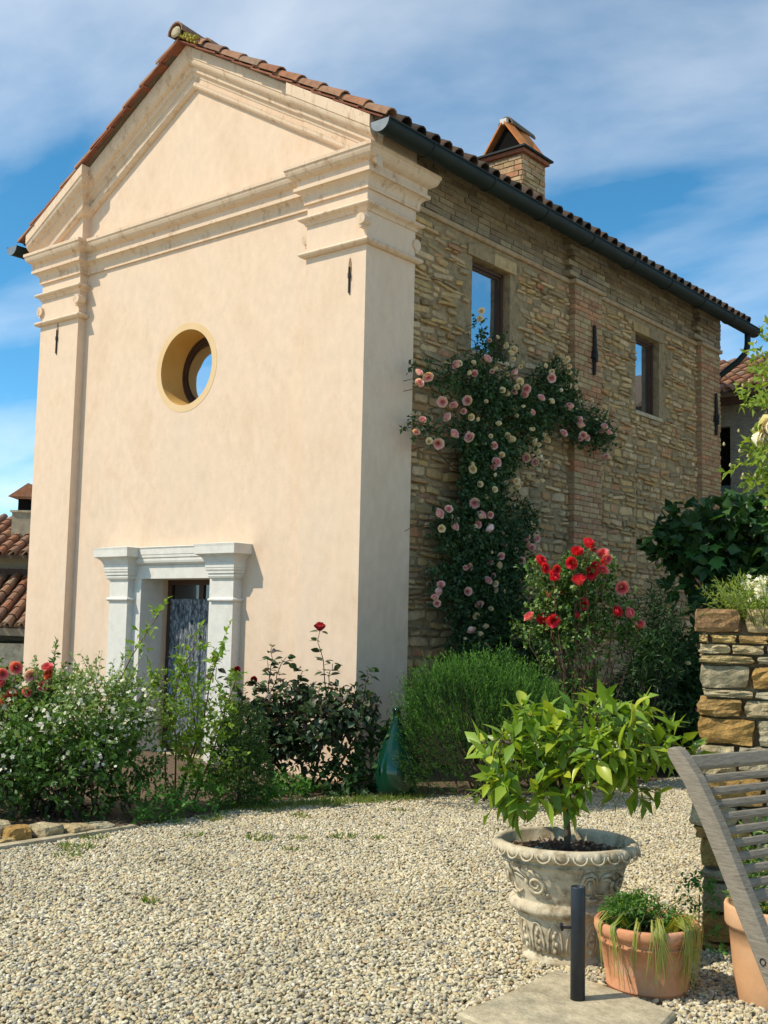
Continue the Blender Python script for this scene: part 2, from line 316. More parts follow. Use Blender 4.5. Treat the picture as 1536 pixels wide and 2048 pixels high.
def gravel():
    import mathutils
    tri = mathutils.geometry.tessellate_polygon([[Vector((x, y, 0)) for x, y in GRAV]])
    o = ob('gravel', [(x, y, 0.0) for x, y in GRAV], [tuple(t) for t in tri], GRAVELBASE)
    props(o, 'pale cream and grey gravel covering the courtyard', 'gravel', None, 'stuff')
    ng = bpy.data.node_groups.new('pebble_scatter', 'GeometryNodeTree')
    ng.interface.new_socket('Geometry', in_out='INPUT', socket_type='NodeSocketGeometry'); ng.interface.new_socket('Geometry', in_out='OUTPUT', socket_type='NodeSocketGeometry')
    N = ng.nodes.new; L = ng.links.new
    gi = N('NodeGroupInput'); go = N('NodeGroupOutput')
    ds = N('GeometryNodeDistributePointsOnFaces'); ds.inputs['Density'].default_value = 4700; L(gi.outputs[0], ds.inputs['Mesh'])
    gti = N('GeometryNodeGeometryToInstance')
    sm = N('GeometryNodeSetMaterial'); sm.inputs['Material'].default_value = pebble_material()
    jn = N('GeometryNodeJoinGeometry')
    for i in range(5):
        ico = N('GeometryNodeMeshIcoSphere'); ico.inputs['Radius'].default_value = .0100; ico.inputs['Subdivisions'].default_value = 2
        nz = N('ShaderNodeTexNoise'); nz.noise_dimensions = '4D'; nz.inputs['W'].default_value = i * 3.7; nz.inputs['Scale'].default_value = 88; nz.inputs['Detail'].default_value = 1
        sb = N('ShaderNodeVectorMath'); sb.operation = 'SUBTRACT'; sb.inputs[1].default_value = (.5, .5, .5); L(nz.outputs['Color'], sb.inputs[0])
        sc = N('ShaderNodeVectorMath'); sc.operation = 'SCALE'; sc.inputs['Scale'].default_value = .016; L(sb.outputs[0], sc.inputs[0])
        sp = N('GeometryNodeSetPosition'); L(ico.outputs['Mesh'], sp.inputs['Geometry']); L(sc.outputs[0], sp.inputs['Offset'])
        ss = N('GeometryNodeSetShadeSmooth'); L(sp.outputs[0], ss.inputs['Geometry'])
        smi = N('GeometryNodeSetMaterial'); smi.inputs['Material'].default_value = sm.inputs['Material'].default_value; L(ss.outputs[0], smi.inputs['Geometry'])
        L(smi.outputs[0], gti.inputs[0])
    iop = N('GeometryNodeInstanceOnPoints'); L(ds.outputs['Points'], iop.inputs['Points']); L(gti.outputs[0], iop.inputs['Instance'])
    iop.inputs['Pick Instance'].default_value = True
    ri = N('FunctionNodeRandomValue'); ri.data_type = 'INT'; ri.inputs[4].default_value = 0; ri.inputs[5].default_value = 4; L(ri.outputs[2], iop.inputs['Instance Index'])
    rr = N('FunctionNodeRandomValue'); rr.data_type = 'FLOAT_VECTOR'; rr.inputs[0].default_value = (-.6, -.6, 0); rr.inputs[1].default_value = (.6, .6, 6.28); L(rr.outputs[0], iop.inputs['Rotation'])
    rs = N('FunctionNodeRandomValue'); rs.data_type = 'FLOAT_VECTOR'; rs.inputs[0].default_value = (.65, .5, .4); rs.inputs[1].default_value = (1.75, 1.2, 1.0); rs.inputs['Seed'].default_value = 7; L(rs.outputs[0], iop.inputs['Scale'])
    rz = N('FunctionNodeRandomValue'); rz.data_type = 'FLOAT_VECTOR'; rz.inputs[0].default_value = (0, 0, -.002); rz.inputs[1].default_value = (0, 0, .014); rz.inputs['Seed'].default_value = 3
    tp = N('GeometryNodeSetPosition'); L(iop.outputs[0], tp.inputs['Geometry']); L(rz.outputs[0], tp.inputs['Offset'])
    jn2 = N('GeometryNodeJoinGeometry'); L(tp.outputs[0], jn2.inputs[0]); L(gi.outputs[0], jn2.inputs[0])
    L(jn2.outputs[0], go.inputs[0])
    ng.nodes.remove(sm); ng.nodes.remove(jn)
    md = o.modifiers.new('pebbles', 'NODES'); md.node_group = ng
gravel()

# ---------------------------------------------------------------- clay tiles
def tile_mesh(L_=.46, r0=.068, r1=.088, th=.014, n=7):
    V = []; F = []
    for (x, r) in ((0, r0), (L_, r1)):
        for rr in (r, r - th):
            for k in range(n):
                t = math.pi * k / (n-1); V.append((x, rr*math.cos(t), rr*math.sin(t)*1.05))
    a, b, c, d = 0, n, 2*n, 3*n          # upper outer, upper inner, lower outer, lower inner
    for k in range(n-1):
        F += [(a+k, c+k, c+k+1, a+k+1), (b+k, b+k+1, d+k+1, d+k), (c+k, d+k, d+k+1, c+k+1), (a+k, a+k+1, b+k+1, b+k)]
    F += [(a, b, d, c), (a+n-1, c+n-1, d+n-1, b+n-1)]
    return V, F
TV, TF = tile_mesh()
TILE_ME = mesh('roof_tile', TV, TF, TILE)
TILE_DARK_ME = mesh('roof_tile', TV, TF, TILE_DARK)
RIDGE_ME = mesh('ridge_tile', *tile_mesh(.5, .115, .135, .018, 9), TILE)
def tile_rows(parent, origin, down, across, nrow, ncol, pitch, step, rng, single, mat=TILE_S, skip=None, deck_lift=0.0, is_dark=None, dark_me=None):
    """cover tiles on a slope; origin at the top, single(i, j) tells which ones are objects"""
    down = Vector(down).normalized(); across = Vector(across).normalized(); nor = down.cross(across).normalized()
    if nor.z < 0: nor = -nor; across = -across; sg = -1
    else: sg = 1
    rest = MB(); o0 = Vector(origin)
    tvn = np.array(TV)
    for j in range(ncol):
        for i in range(nrow):
            if skip and skip(i, j): continue
            p = o0 + down * (i * step + rng.uniform(-.012, .012)) + across * (sg * (j * pitch + rng.uniform(-.008, .008))) + nor * (.012 + deck_lift)
            d2 = (down + nor * (.030 + rng.uniform(-.012, .012)) + across * rng.uniform(-.02, .02)).normalized()
            ac = nor.cross(d2).normalized(); n2 = d2.cross(ac).normalized()
            if single(i, j): inst('tile', (dark_me if is_dark and is_dark(i, j) else TILE_ME), parent, frame(p, d2, ac, n2))
            else:
                A = np.array([d2, ac, n2]); rest.add(tvn @ A + np.array(p), TF)
    if rest.V:
        r = rest.build('roof_tiles', mat, parent, kind='stuff')

# ---------------------------------------------------------------- the house with the plaster front
Wd, wp, Dp, cx, rec = 5.79, .85, .82, -2.895, .12
LB = 9.12; xw = -.10
house = thing('house', 'cream plastered house with pedimented front, round window and rubble stone side wall', 'house', (cx, 4.5, 0))
SL = .58; ZA = 8.55
def zr(x): return ZA - SL * abs(x - cx)
rng = np.random.default_rng(11)
# pilasters
for (x0, x1) in ((-Wd, -Wd + wp), (-wp, 0.0)):
    b = MB(); b.box((x0, 0, -.02), (x1, Dp, 6.46)); b.build('pilaster', PLASTER, house)
# facade wall with round opening and doorway
zc, ro, ri_ = 4.585, .545, .46
dx0, dx1, dzt = -3.52, -2.30, 2.06
f = MB()
def quad(x0, x1, z0, z1, y=rec): f.add([(x0,y,z0),(x1,y,z0),(x1,y,z1),(x0,y,z1)], [(0,1,2,3)])
xl, xr = -Wd + wp, -wp
quad(xl, dx0, -.02, dzt); quad(dx1, xr, -.02, dzt); quad(xl, xr, dzt, zc - .8)
quad(xl, cx - .8, zc - .8, zc + .8); quad(cx + .8, xr, zc - .8, zc + .8); quad(xl, xr, zc + .8, 6.5)
n = 64; V = []
for k in range(n):
    t = 2*math.pi*k/n; c, s = math.cos(t), math.sin(t); q = .8 / max(abs(c), abs(s))
    V += [(cx + q*c, rec, zc + q*s), (cx + ri_*c, rec, zc + ri_*s)]
f.add(V, [(2*k, 2*((k+1) % n), 2*((k+1) % n)+1, 2*k+1) for k in range(n)])
f.build('facade_wall', PLASTER, house)
# tympanum
t = MB()
def prism(poly, y0, y1):
    k = len(poly); V = [(x, y0, z) for x, z in poly] + [(x, y1, z) for x, z in poly]
    F = [tuple(range(k)), tuple(range(k, 2*k))[::-1]] + [(i, (i+1) % k, (i+1) % k + k, i + k) for i in range(k)]
    t.add(V, F)
prism([(-Wd+wp, 6.45), (-wp, 6.45), (-wp, zr(-wp)-.02), (cx, ZA-.02), (-Wd+wp, zr(-wp)-.02)], rec, Dp)
prism([(-wp, 6.45), (0, 6.45), (0, zr(0)-.02), (-wp, zr(-wp)-.02)], 0, Dp)
prism([(-Wd, 6.45), (-Wd+wp, 6.45), (-Wd+wp, zr(-wp)-.02), (-Wd, zr(0)-.02)], 0, Dp)
t.build('tympanum', PLASTER, house)
# mouldings
def arc(o0, z0, o1, z1, k, bulge):
    out = []
    for i in range(k+1):
        u = i / k; nx, nz_ = (z1 - z0), -(o1 - o0); out.append((o0 + (o1-o0)*u + nx*bulge*math.sin(math.pi*u), z0 + (z1-z0)*u + nz_*bulge*math.sin(math.pi*u)))
    return out
CP = [(-.03, 6.08), (.03, 6.08), (.03, 6.105)] + arc(.035, 6.11, .085, 6.215, 4, -.18) + [(.115, 6.222), (.115, 6.258), (.088, 6.264), (.088, 6.335)] + arc(.095, 6.34, .19, 6.445, 5, .16) + [(.20, 6.45), (.20, 6.487), (-.03, 6.50)]
path = [(-Wd, Dp), (-Wd, 0), (-Wd+wp, 0), (-Wd+wp, rec), (-wp, rec), (-wp, 0), (0, 0), (0, Dp), (xw-.02, Dp)]
V, F = sweep(path, CP); ob('cornice', V, F, PLASTER_CORN, house)
AS = [(-.03, 5.488), (.03, 5.488)] + arc(.045, 5.495, .045, 5.55, 4, .45) + [(.02, 5.56), (-.03, 5.575)]
CB = [(-.03, 5.845), (.012, 5.845)] + arc(.015, 5.85, .055, 5.89, 3, -.15) + arc(.062, 5.895, .062, 5.935, 4, .4) + [(.035, 5.945), (-.03, 5.96)]
pr = [(-wp, rec), (-wp, 0), (0, 0), (0, Dp), (xw-.02, Dp)]; pL = [(-Wd, Dp), (-Wd, 0), (-Wd+wp, 0), (-Wd+wp, rec)]
for pp in (pr, pL):
    ob('astragal', *sweep(pp, AS), PLASTER_CORN, house)
    ob('capital_band', *sweep(pp, CB), PLASTER_CORN, house)
# small scrolls beside the capitals
def scroll(c, ax, r, th):
    ax = np.array(ax, float); p0 = np.array(c, float)
    path = [p0 - ax*th/2, p0 + ax*th/2]
    b = MB(); b.tube(path, r, 18); b.obox(p0 + np.array([0,0,-r*1.05]), (1,0,0), (0,1,0), (0,0,1), (r*.5 if abs(ax[0])<.5 else th*.9, r*.5 if abs(ax[1])<.5 else th*.9, r*.9))
    b.build('scroll', PLASTER_CORN, house)
for c, ax in (((-wp-.03, .07, 5.715), (0,1,0)), ((-.02, -.03, 5.74), (0,1,0)), ((-.03, Dp+.01, 5.70), (1,0,0)), ((-Wd+.0, .02, 5.70), (0,1,0)), ((-Wd+wp, .0, 5.735), (0,1,0))):
    scroll(c, ax, .062, .11)
# raking cornice
RP = [(-.03, -.50), (.03, -.50)] + arc(.035, -.495, .07, -.435, 3, .2) + [(.075, -.415), (.045, -.41), (.05, -.36)] + arc(.06, -.35, .105, -.29, 4, -.15) + [(.11, -.245)] + arc(.12, -.24, .185, -.145, 5, .16) + [(.195, -.14), (.195, -.012), (-.03, -.012)]
path = [(-Wd-.17, 0), (-Wd+wp, 0), (-Wd+wp, rec), (cx, rec), (-wp, rec), (-wp, 0), (.17, 0)]
ob('raking_cornice', *sweep(path, RP, zr), PLASTER_CORN, house)
# round window
rw = MB()
rings = [(ro, rec-.0005), (ro-.002, rec-.003), (ri_, rec-.003), (ri_, rec+.004)]
def ringmesh(mb, rings, n=64):
    V = []
    for (r, y) in rings:
        for k in range(n):
            a = 2*math.pi*k/n; V.append((cx + r*math.cos(a), y, zc + r*math.sin(a)))
    mb.add(V, [(i*n+k, i*n+(k+1) % n, (i+1)*n+(k+1) % n, (i+1)*n+k) for i in range(len(rings)-1) for k in range(n)])
ringmesh(rw, rings); W0 = rw.build('round_window', OCHRE, house, smooth=False)
W0['label'] = 'round window with ochre painted ring and dark frame'
b = MB(); ringmesh(b, [(ri_, rec), (ri_-.004, rec+.2), (ri_-.01, rec+.56)]); b.build('reveal', REVEAL, W0, smooth=True)
b = MB(); ringmesh(b, [(ri_+.02, rec+.33), (ri_-.025, rec+.33), (ri_-.025, rec+.36), (ri_-.045, rec+.36), (ri_-.05, rec+.40), (ri_-.085, rec+.405), (ri_-.085, rec+.52)]); b.build('frame', WOODDARK, W0)
b = MB(); V = [(cx + (ri_-.08)*math.cos(2*math.pi*k/48), rec+.46, zc + (ri_-.08)*math.sin(2*math.pi*k/48)) for k in range(48)]
V = [(x, y + (x-cx)*math.tan(R(11)) - .02, z) for x, y, z in V]; b.add(V, [tuple(range(48))]); b.build('pane', PANE_RND, W0)
# door surround in white stone
dr = MB()
dcx = (dx0 + dx1) / 2
DS = dr.box((dx0-.19, rec-.035, -.02), (dx0-.001, rec+.30, 2.36)).box((dx1+.001, rec-.035, -.02), (dx1+.19, rec+.30, 2.36)).box((dx0-.001, rec-.035, dzt), (dx1+.001, rec+.30, 2.36)).build('door_surround', WHITESTONE, house)
DS['label'] = 'white stone doorway with small pilasters and entablature'
BP = [(-.03, 2.215), (.0, 2.215)] + arc(.0, 2.22, .05, 2.30, 4, .25) + [(.06, 2.31), (.06, 2.34)] + [(.065, 2.345), (.065, 2.41), (.075, 2.43), (-.03, 2.45)]
ob('lintel_moulding', *sweep([(dcx-1.1, rec-.035), (dcx+1.1, rec-.035)], BP), WHITESTONE, DS)
for sgn in (-1, 1):
    xa, xb = sorted((dcx + sgn*.75, dcx + sgn*1.10))
    b = MB(); b.box((xa, rec-.125, -.02), (xb, rec+.02, 2.10)); b.build('door_pilaster', WHITESTONE, DS)
    pth = [(xa, rec), (xa, rec-.125), (xb, rec-.125), (xb, rec)]
    ob('band', *sweep(pth, [(-.02, 1.785), (.012, 1.785)] + arc(.016, 1.79, .016, 1.83, 3, .5) + [(.01, 1.835), (-.02, 1.845)]), WHITESTONE, DS)
    CPd = [(-.02, 2.03), (.0, 2.03)] + arc(.005, 2.04, .03, 2.10, 3, .25) + [(.045, 2.105), (.045, 2.13)] + arc(.05, 2.135, .055, 2.165, 2, .1) + [(.06, 2.17), (.06, 2.225)] + arc(.065, 2.235, .14, 2.315, 4, -.12) + [(.15, 2.32), (.15, 2.40), (.155, 2.43), (-.02, 2.455)]
    ob('door_capital', *sweep(pth, CPd), WHITESTONE, DS)
    b = MB(); b.box((xa+.002, rec-.122, 2.0), (xb-.002, rec+.01, 2.45)); b.build('capital_core', WHITESTONE, DS)
# door leaf: dark frame, glass, lace curtain
yd = rec + .38
b = MB()
b.box((dx0-.03, yd, 0), (dx0+.07, yd+.06, dzt+.02)).box((dx1-.07, yd, 0), (dx1+.03, yd+.06, dzt+.02)).box((dx0+.07, yd, dzt-.06), (dx1-.07, yd+.06, dzt+.02)).box((dx0+.07, yd+.005, 0), (dx1-.07, yd+.055, .2)).box((dcx-.04, yd+.003, .2), (dcx+.04, yd+.057, dzt-.06))
DR = b.build('glazed_door', WOODDARK, house)
for (xa, xb) in ((dx0+.07, dcx-.04), (dcx+.04, dx1-.07)):
    b = MB(); b.box((xa, yd+.025, .2), (xb, yd+.031, dzt-.06)); b.build('pane', PANE_DOOR, DR)
V = []; F = []; nn = 90
for i in range(nn+1):
    x = dx0 + .10 + (dx1 - dx0 - .2) * i / nn; y = yd - .03 + .016*math.sin(i*.9) + .008*math.sin(i*2.3)
    V += [(x, y, .1), (x, y, 1.83 + .006*math.sin(i*.9))]
F = [(2*i, 2*i+2, 2*i+3, 2*i+1) for i in range(nn)]
ob('curtain', V, F, LACE, DR, smooth=True)
b = MB(); b.box((dx0-.02, rec+.30, -.02), (dx0+.0, yd+.01, dzt+.05)).box((dx1, rec+.30, -.02), (dx1+.02, yd+.01, dzt+.05)).box((dx0, rec+.30, dzt), (dx1, yd+.01, dzt+.03)); b.build('door_reveal', PLASTER, house)
# iron tie keys in the plaster
def tie_slot(x, y, z0, z1):
    b = MB(); h = z1 - z0
    V = []
    for k in range(16):
        a = 2*math.pi*k/16; V.append((x + .020*math.cos(a)*(1.2 if math.sin(a) > 0 else .7), y-.006, (z0+z1)/2 + h/2*math.sin(a)))
    V += [(v[0], y+.01, v[2]) for v in V]
    b.add(V, [tuple(range(16))] + [(k, (k+1) % 16, (k+1) % 16+16, k+16) for k in range(16)]); s = b.build('plaster_slot', RUSTPLASTER, house)
    b = MB(); b.box((x-.006, y-.02, z0+.02), (x+.006, y-.004, z1-.10)); b.box((x-.012, y-.024, (z0+z1)/2-.02), (x+.016, y-.003, (z0+z1)/2+.03)); b.build('iron_tie', IRON, s)
tie_slot(-.215, 0, 4.98, 5.38); tie_slot(-Wd+.40, 0, 5.05, 5.49)

# ---- stone side wall (part) with openings
W1 = (2.05, 2.87, 4.80, 5.93); W2 = (6.25, 7.03, 4.76, 5.93)
def wall_with_openings(y0, y1, z0, z1, ops, x_out, th):
    b = MB(); ys = y0
    for (a, c, lo, hi) in ops:
        b.box((x_out-th, ys, z0), (x_out, a, z1)); b.box((x_out-th, a, z0), (x_out, c, lo)); b.box((x_out-th, a, hi), (x_out, c, z1)); ys = c
    b.box((x_out-th, ys, z0), (x_out, y1, z1)); return b
side = wall_with_openings(Dp, LB, -.02, 6.88, [W1, W2], xw, .45).build('side_wall', MORTAR, house)
side['label'] = 'rubble stone side wall with flush mortar'
b = MB(); b.box((-Wd+.1, Dp, -.02), (-Wd+.5, LB, 6.85)); b.build('far_side_wall', MORTAR, house)
b = MB(); b.box((-Wd+.5, LB-.4, -.02), (xw-.45, LB, 6.85)); b.add([(-Wd+.1, LB-.2, 6.85), (xw, LB-.2, 6.85), (cx, LB-.2, ZA-.05)], [(0,1,2)]); b.build('rear_wall', MORTAR, house)
b = MB(); b.box((-Wd+.5, 3.0, 0), (xw-.45, 3.05, 6.8)); b.build('inner_wall', DARK, house)

def stone_poly(w, h, rng, k=9):
    out = []; ph = rng.uniform(0, .6)
    for i in range(k):
        a = ph + 2*math.pi*i/k; c, s = math.cos(a), math.sin(a)
        e = .42; x = math.copysign(abs(c)**e, c)*w/2; z = math.copysign(abs(s)**e, s)*h/2
        out.append((x*rng.uniform(.82, 1.05), z*rng.uniform(.72, 1.10)))
    return out
LES = [(4.30, 5.05), (8.36, LB)]
stones = []
def clear(y0, y1, z0, z1):
    for (a, c, lo, hi) in (W1, W2):
        if y1 > a - .005 and y0 < c + .005 and z1 > lo and z0 < hi + .13: return False
    for (a, c) in LES:
        if y1 > a + .0 and y0 < c: return False
    return True
z = .02; rng = np.random.default_rng(5)
while z < 6.10:
    h = rng.uniform(.05, .14) if z < 4.2 else rng.uniform(.04, .10)
    if z + h > 6.13: h = 6.14 - z
    y = Dp + .01
    while y < LB:
        w = rng.uniform(.08, .24) if rng.random() < .45 else rng.uniform(.2, .46)
        y1 = min(y + w, LB)
        # split at openings and lesenes
        for (a, c) in [(W1[0], W1[1]), (W2[0], W2[1])] + LES:
            if y < a < y1 and (a-y) > .05: y1 = min(y1, a)
            if y < c < y1 and (c-y) > .05: y1 = min(y1, c)
        if y1 - y > .045 and h > .03 and clear(y+.004, y1-.004, z, z+h):
            stones.append((y, y1, z, z+h))
        y = y1
    z += h
smb = []
CAMP = np.array([7.3168, -8.5422, 1.6])
for (y0, y1, z0, z1) in stones:
    g = rng.uniform(.003, .012); w, h = (y1-y0) - 2*g, (z1-z0) - 2*g*.8
    if rng.random() < .05: continue
    poly = stone_poly(w, h, rng); cy, cz = (y0+y1)/2, (z0+z1)/2
    pr_ = rng.uniform(.004, .042); k = len(poly); tlt = rng.uniform(-.13, .13)
    V = [(xw-.01, cy + px, cz + pz + px*tlt) for px, pz in poly] + [(xw + pr_*.75, cy + px*.97, cz + (pz + px*tlt)*.95) for px, pz in poly] + [(xw + pr_*rng.uniform(.9, 1.35), cy + px*.80, cz + (pz + px*tlt)*.74) for px, pz in poly]
    F = [(i, (i+1) % k, (i+1) % k + k, i + k) for i in range(k)] + [(i+k, (i+1) % k + k, (i+1) % k + 2*k, i + 2*k) for i in range(k)] + [tuple(range(2*k, 3*k))]
    nearwin = any(abs(y0 - c) < .06 and lo - .3 < cz < hi for (a, c, lo, hi) in (W1, W2))
    brick = rng.random() < .07 or (nearwin and rng.random() < .7)
    dd = np.linalg.norm(np.array([xw, cy, cz]) - CAMP)
    smb.append((w*h/dd**3 * (1 if cz > 1.3 else .1), V, F, brick, rng.random()))
smb.sort(key=lambda s: -s[0])
ra, rb = MB(), MB()
for q, (sc_, V, F, br, rn) in enumerate(smb):
    if q < 290: ob('stone', V, F, BRICK if br else STONE, side, attr=[rn]*len(V))
    else: (rb if br else ra).add(V, F, rn)
ra.build('small_stones', STONE, side, attr=True, kind='stuff'); rb.build('small_bricks', BRICK, side, attr=True, kind='stuff')

# lesenes: brick pilaster strips
def lesene(y0, y1, x1):
    b = MB(); b.box((xw-.005, y0+.006, -.02), (x1-.010, y1-.006 if y1 < LB else y1-.01, 6.86)); o = b.build('lesene', MORTAR, house)
    o['label'] = 'shallow brick pilaster strip on the stone side wall'
    rest = MB(); z = .01; row = 0; cnt = 0
    while z < 6.14:
        h = rng.uniform(.062, .085); 
        if z + h > 6.15: break
        y = y0 - (.12 if row % 2 else 0.0); row += 1
        while y < y1 - .02:
            w = rng.uniform(.21, .27); a, c = max(y, y0), min(y + w, y1); y += w
            if c - a < .04: continue
            g = .006; pj = rng.uniform(0, .007)
            mb = MB(); xx = x1 + pj
            # brick with slightly worn outer edges
            e = .006
            V = [(xw-.002, a+g if a > y0 else a, z+g), (xw-.002, c-g if c < y1 else c, z+g), (xw-.002, c-g if c < y1 else c, z+h-g), (xw-.002, a+g if a > y0 else a, z+h-g)]
            V += [(xx-e, v[1], v[2]) for v in V]
            yc, zc_ = (V[0][1]+V[1][1])/2, z + h/2
            V += [(xx, yc + (v[1]-yc)*.96 + rng.uniform(-.003, .003), zc_ + (v[2]-zc_)*.82 + rng.uniform(-.003, .003)) for v in V[:4]]
            F = [(0,1,5,4),(1,2,6,5),(2,3,7,6),(3,0,4,7),(4,5,9,8),(5,6,10,9),(6,7,11,10),(7,4,8,11),(8,9,10,11)]
            isst = rng.random() < (.2 if z < 3.6 else .5); rn = rng.random()
            if y0 < 5 and 2.0 < z < 6 and cnt < 180 and not isst: ob('brick', V, F, BRICK, o, attr=[rn]*12); cnt += 1
            elif y0 > 5 and 2.8 < z < 6 and cnt < 100 and not isst: ob('brick', V, F, BRICK, o, attr=[rn]*12); cnt += 1
            else: rest.add(V, F, rn if not isst else .62 + .25*rn)
        z += h
    rest.build('bricks', BRICK, o, attr=True, kind='stuff')
for (a, c) in LES: lesene(a, c, xw + .10)
# string course (follows the lesenes) and brick frieze above
sp = [(xw, Dp+.02), (xw, LES[0][0]), (xw+.10, LES[0][0]), (xw+.10, LES[0][1]), (xw, LES[0][1]), (xw, LES[1][0]), (xw+.10, LES[1][0]), (xw+.10, LB)]
ob('string_course', *sweep(sp, [(-.02, 6.155), (.03, 6.155), (.042, 6.165), (.045, 6.205), (.035, 6.215), (-.02, 6.225)]), M_('string_brick', [(.36,.24,.14),(.42,.30,.18),(.34,.28,.19)], scale=6, rough=.92, bump=.7, bscale=25, mul=.25, mscale=9), house)
rest = MB(); z = 6.235; row = 0
while z < 6.85:
    h = .072; y = Dp + .02 - (.13 if row % 2 else 0); row += 1
    while y < LB:
        w = rng.uniform(.23, .28); a, c = max(y, Dp+.02), min(y+w, LB); y += w
        if c - a < .05: continue
        px = xw + rng.uniform(.004, .022)
        for (l0, l1) in LES:
            if c > l0 and a < l1: px += .10
        g = .006
        V = [(xw-.004, a+g, z+g), (xw-.004, c-g, z+g), (xw-.004, c-g, z+h-g), (xw-.004, a+g, z+h-g)]; V += [(px, v[1], v[2]) for v in V]
        rest.add(V, [(0,1,5,4),(1,2,6,5),(2,3,7,6),(3,0,4,7),(4,5,6,7)], rng.random())
    z += h
rest.build('frieze_bricks', M_('weathered_brick', [(.20,.155,.10),(.28,.22,.14),(.17,.14,.10),(.34,.28,.18),(.24,.20,.13)], src='attr', rough=.92, bump=.6, bscale=30, mul=.25, mscale=10), house, attr=True, kind='stuff')
# windows
def side_window(nm, w, lab):
    a, c, lo, hi = w; xg = xw - .12
    b = MB(); t_ = .075
    b.box((xg-.05, a, lo), (xg, a+t_, hi)).box((xg-.05, c-t_, lo), (xg, c, hi)).box((xg-.05, a+t_, hi-t_), (xg, c-t_, hi)).box((xg-.05, a+t_, lo), (xg, c-t_, lo+t_))
    b.box((xg+.0, c-.055, lo+.01), (xg+.03, c-.02, hi-.01)).box((xg, a+.02, hi-.055), (xg+.03, c-.02, hi-.02))
    o = b.build('window', WOODDARK, house); o['label'] = lab
    b = MB(); b.box((xg-.03, a+t_-.01, lo+t_-.01), (xg-.024, c-t_+.01, hi-t_+.01)); b.build('pane', PANE, o)
    b = MB(); b.box((xw-.24, a-.05, lo-.055), (xw+.035, c+.06, lo-.002)); b.build('sill', SLAB, o)
    mid = a + (c-a)*.52; V = []
    for (y0, y1) in ((a-.12, mid-.004), (mid+.004, c+.10)):
        b = MB(); b.box((xw-.02, y0, hi+.002), (xw+.03, y1, hi+.13+rng.uniform(-.01,.02)), rng.random()); b.build('lintel', STONE, o, attr=True)
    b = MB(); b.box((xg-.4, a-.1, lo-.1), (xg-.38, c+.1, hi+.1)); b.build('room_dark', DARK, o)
side_window('w1', W1, 'upper side window with brown frame above the climbing rose')
side_window('w2', W2, 'upper side window with brown frame farther along the wall')
# iron tie bars on the stone
for (y, z0, z1, x) in ((4.78, 5.0, 5.68, xw+.11), (8.87, 4.76, 5.45, xw+.11)):
    b = MB(); P = [(x+.02, y, z0), (x+.022, y, z0+.25), (x+.03, y, (z0+z1)/2-.08), (x+.02, y, z1)]
    b.tube(P, [.024, .028, .034, .022], 8); b.box((x-.02, y-.05, z0+.22), (x+.05, y+.05, z0+.28)); b.box((x-.02, y-.025, z0+.17), (x+.06, y+.025, z0+.33)); b.build('iron_tie', IRON, house)

# ---- roof
th = math.atan(SL); cs, sn = math.cos(th), math.sin(th)
YF, YB = -.20, 9.42; XE = 3.20
b = MB()
for sg in (1, -1):
    V = []
    for y in (YF+.06, YB):
        V += [(cx, y, ZA+.005), (cx + sg*XE, y, zr(cx+XE)+.005), (cx + sg*XE, y, zr(cx+XE)-.035 + .0), (cx, y, ZA-.0)]
    b.add(V, [(0,1,2,3),(7,6,5,4),(0,4,5,1),(2,6,7,3),(1,5,6,2)])
roof = b.build('roof', DECK, house)
nrow = 10; step = (XE/cs) / nrow
rng2 = np.random.default_rng(21)
ncol = 41
tile_rows(roof, (cx, YF+.09, ZA+.02), (cs, 0, -sn), (0, 1, 0), nrow, ncol, .236, step, rng2, lambda i, j: j == 0 or i == nrow-1 or (j < 3), is_dark=lambda i, j: i == nrow-1 and j > 0, dark_me=TILE_DARK_ME)
tile_rows(roof, (cx, YF+.09, ZA+.02), (-cs, 0, -sn), (0, 1, 0), nrow, ncol, .236, step, rng2, lambda i, j: j == 0)
# flat verge tiles under the first column, stepped like saw teeth
VT = MB(); VT.box((0, 0, -.008), (.40, .30, .008)); VERGE_ME = mesh('verge_tile', VT.V, VT.F, VERGE)
for sg in (1, -1):
    for i in range(nrow):
        d = Vector((sg*cs, 0, -sn)); nrm = Vector((sg*sn, 0, cs)); d2 = (d + nrm*.045).normalized(); ac = Vector((0,1,0)); n2 = Vector((sg*1.0*abs(d2.z), 0, abs(d2.x)))
        p = Vector((cx, YF + .0 + rng2.uniform(-.01, .01), ZA + .006)) + d*(i*step) + nrm*(-.012 + .004)
        inst('verge_tile', VERGE_ME, roof, frame(p, d2, ac if sg > 0 else ac, n2))
y = YF - .06
for k in range(20):
    M = frame((cx, y, ZA + .035 + rng2.uniform(-.006, .006)), (0, 1, 0) if k else (0, 1, 0), (1, 0, 0), (0, 0, 1)) 
    M = frame((cx, y + .5, ZA + .055 - .0), (0, -1, 0), (1, 0, 0), (0, 0, 1))
    inst('ridge_tile', RIDGE_ME, roof, M @ Matrix.Rotation(R(-1.5), 4, 'Y')); y += .47
b = MB()
V, F = lathe([(0.001, 0), (.075, .0), (.085, .02), (.06, .04), (0.001, .045)], (0, 0, 0), 12); V = [(cx + v[0], YF - .03 - v[2]*.8, ZA + .085 + v[1]*.8) for v in V]
b.add(V, F); b.build('mortar_plug', SLAB, roof)
b = MB()
for k in range(26):
    q = np.array([cx + rng2.uniform(.0, .36), YF + rng2.uniform(-.02, .02), 0]); q[2] = zr(q[0]) + .05 + rng2.uniform(0, .08)
    V, F = lathe([(.001, -.015), (.025, -.01), (.028, .008), (.001, .018)], q, 6); b.add(V, F)
b.build('lichen', M_('yellow_lichen', [(.38,.30,.05),(.30,.26,.06)], scale=30, rough=.95, bump=.6), roof)
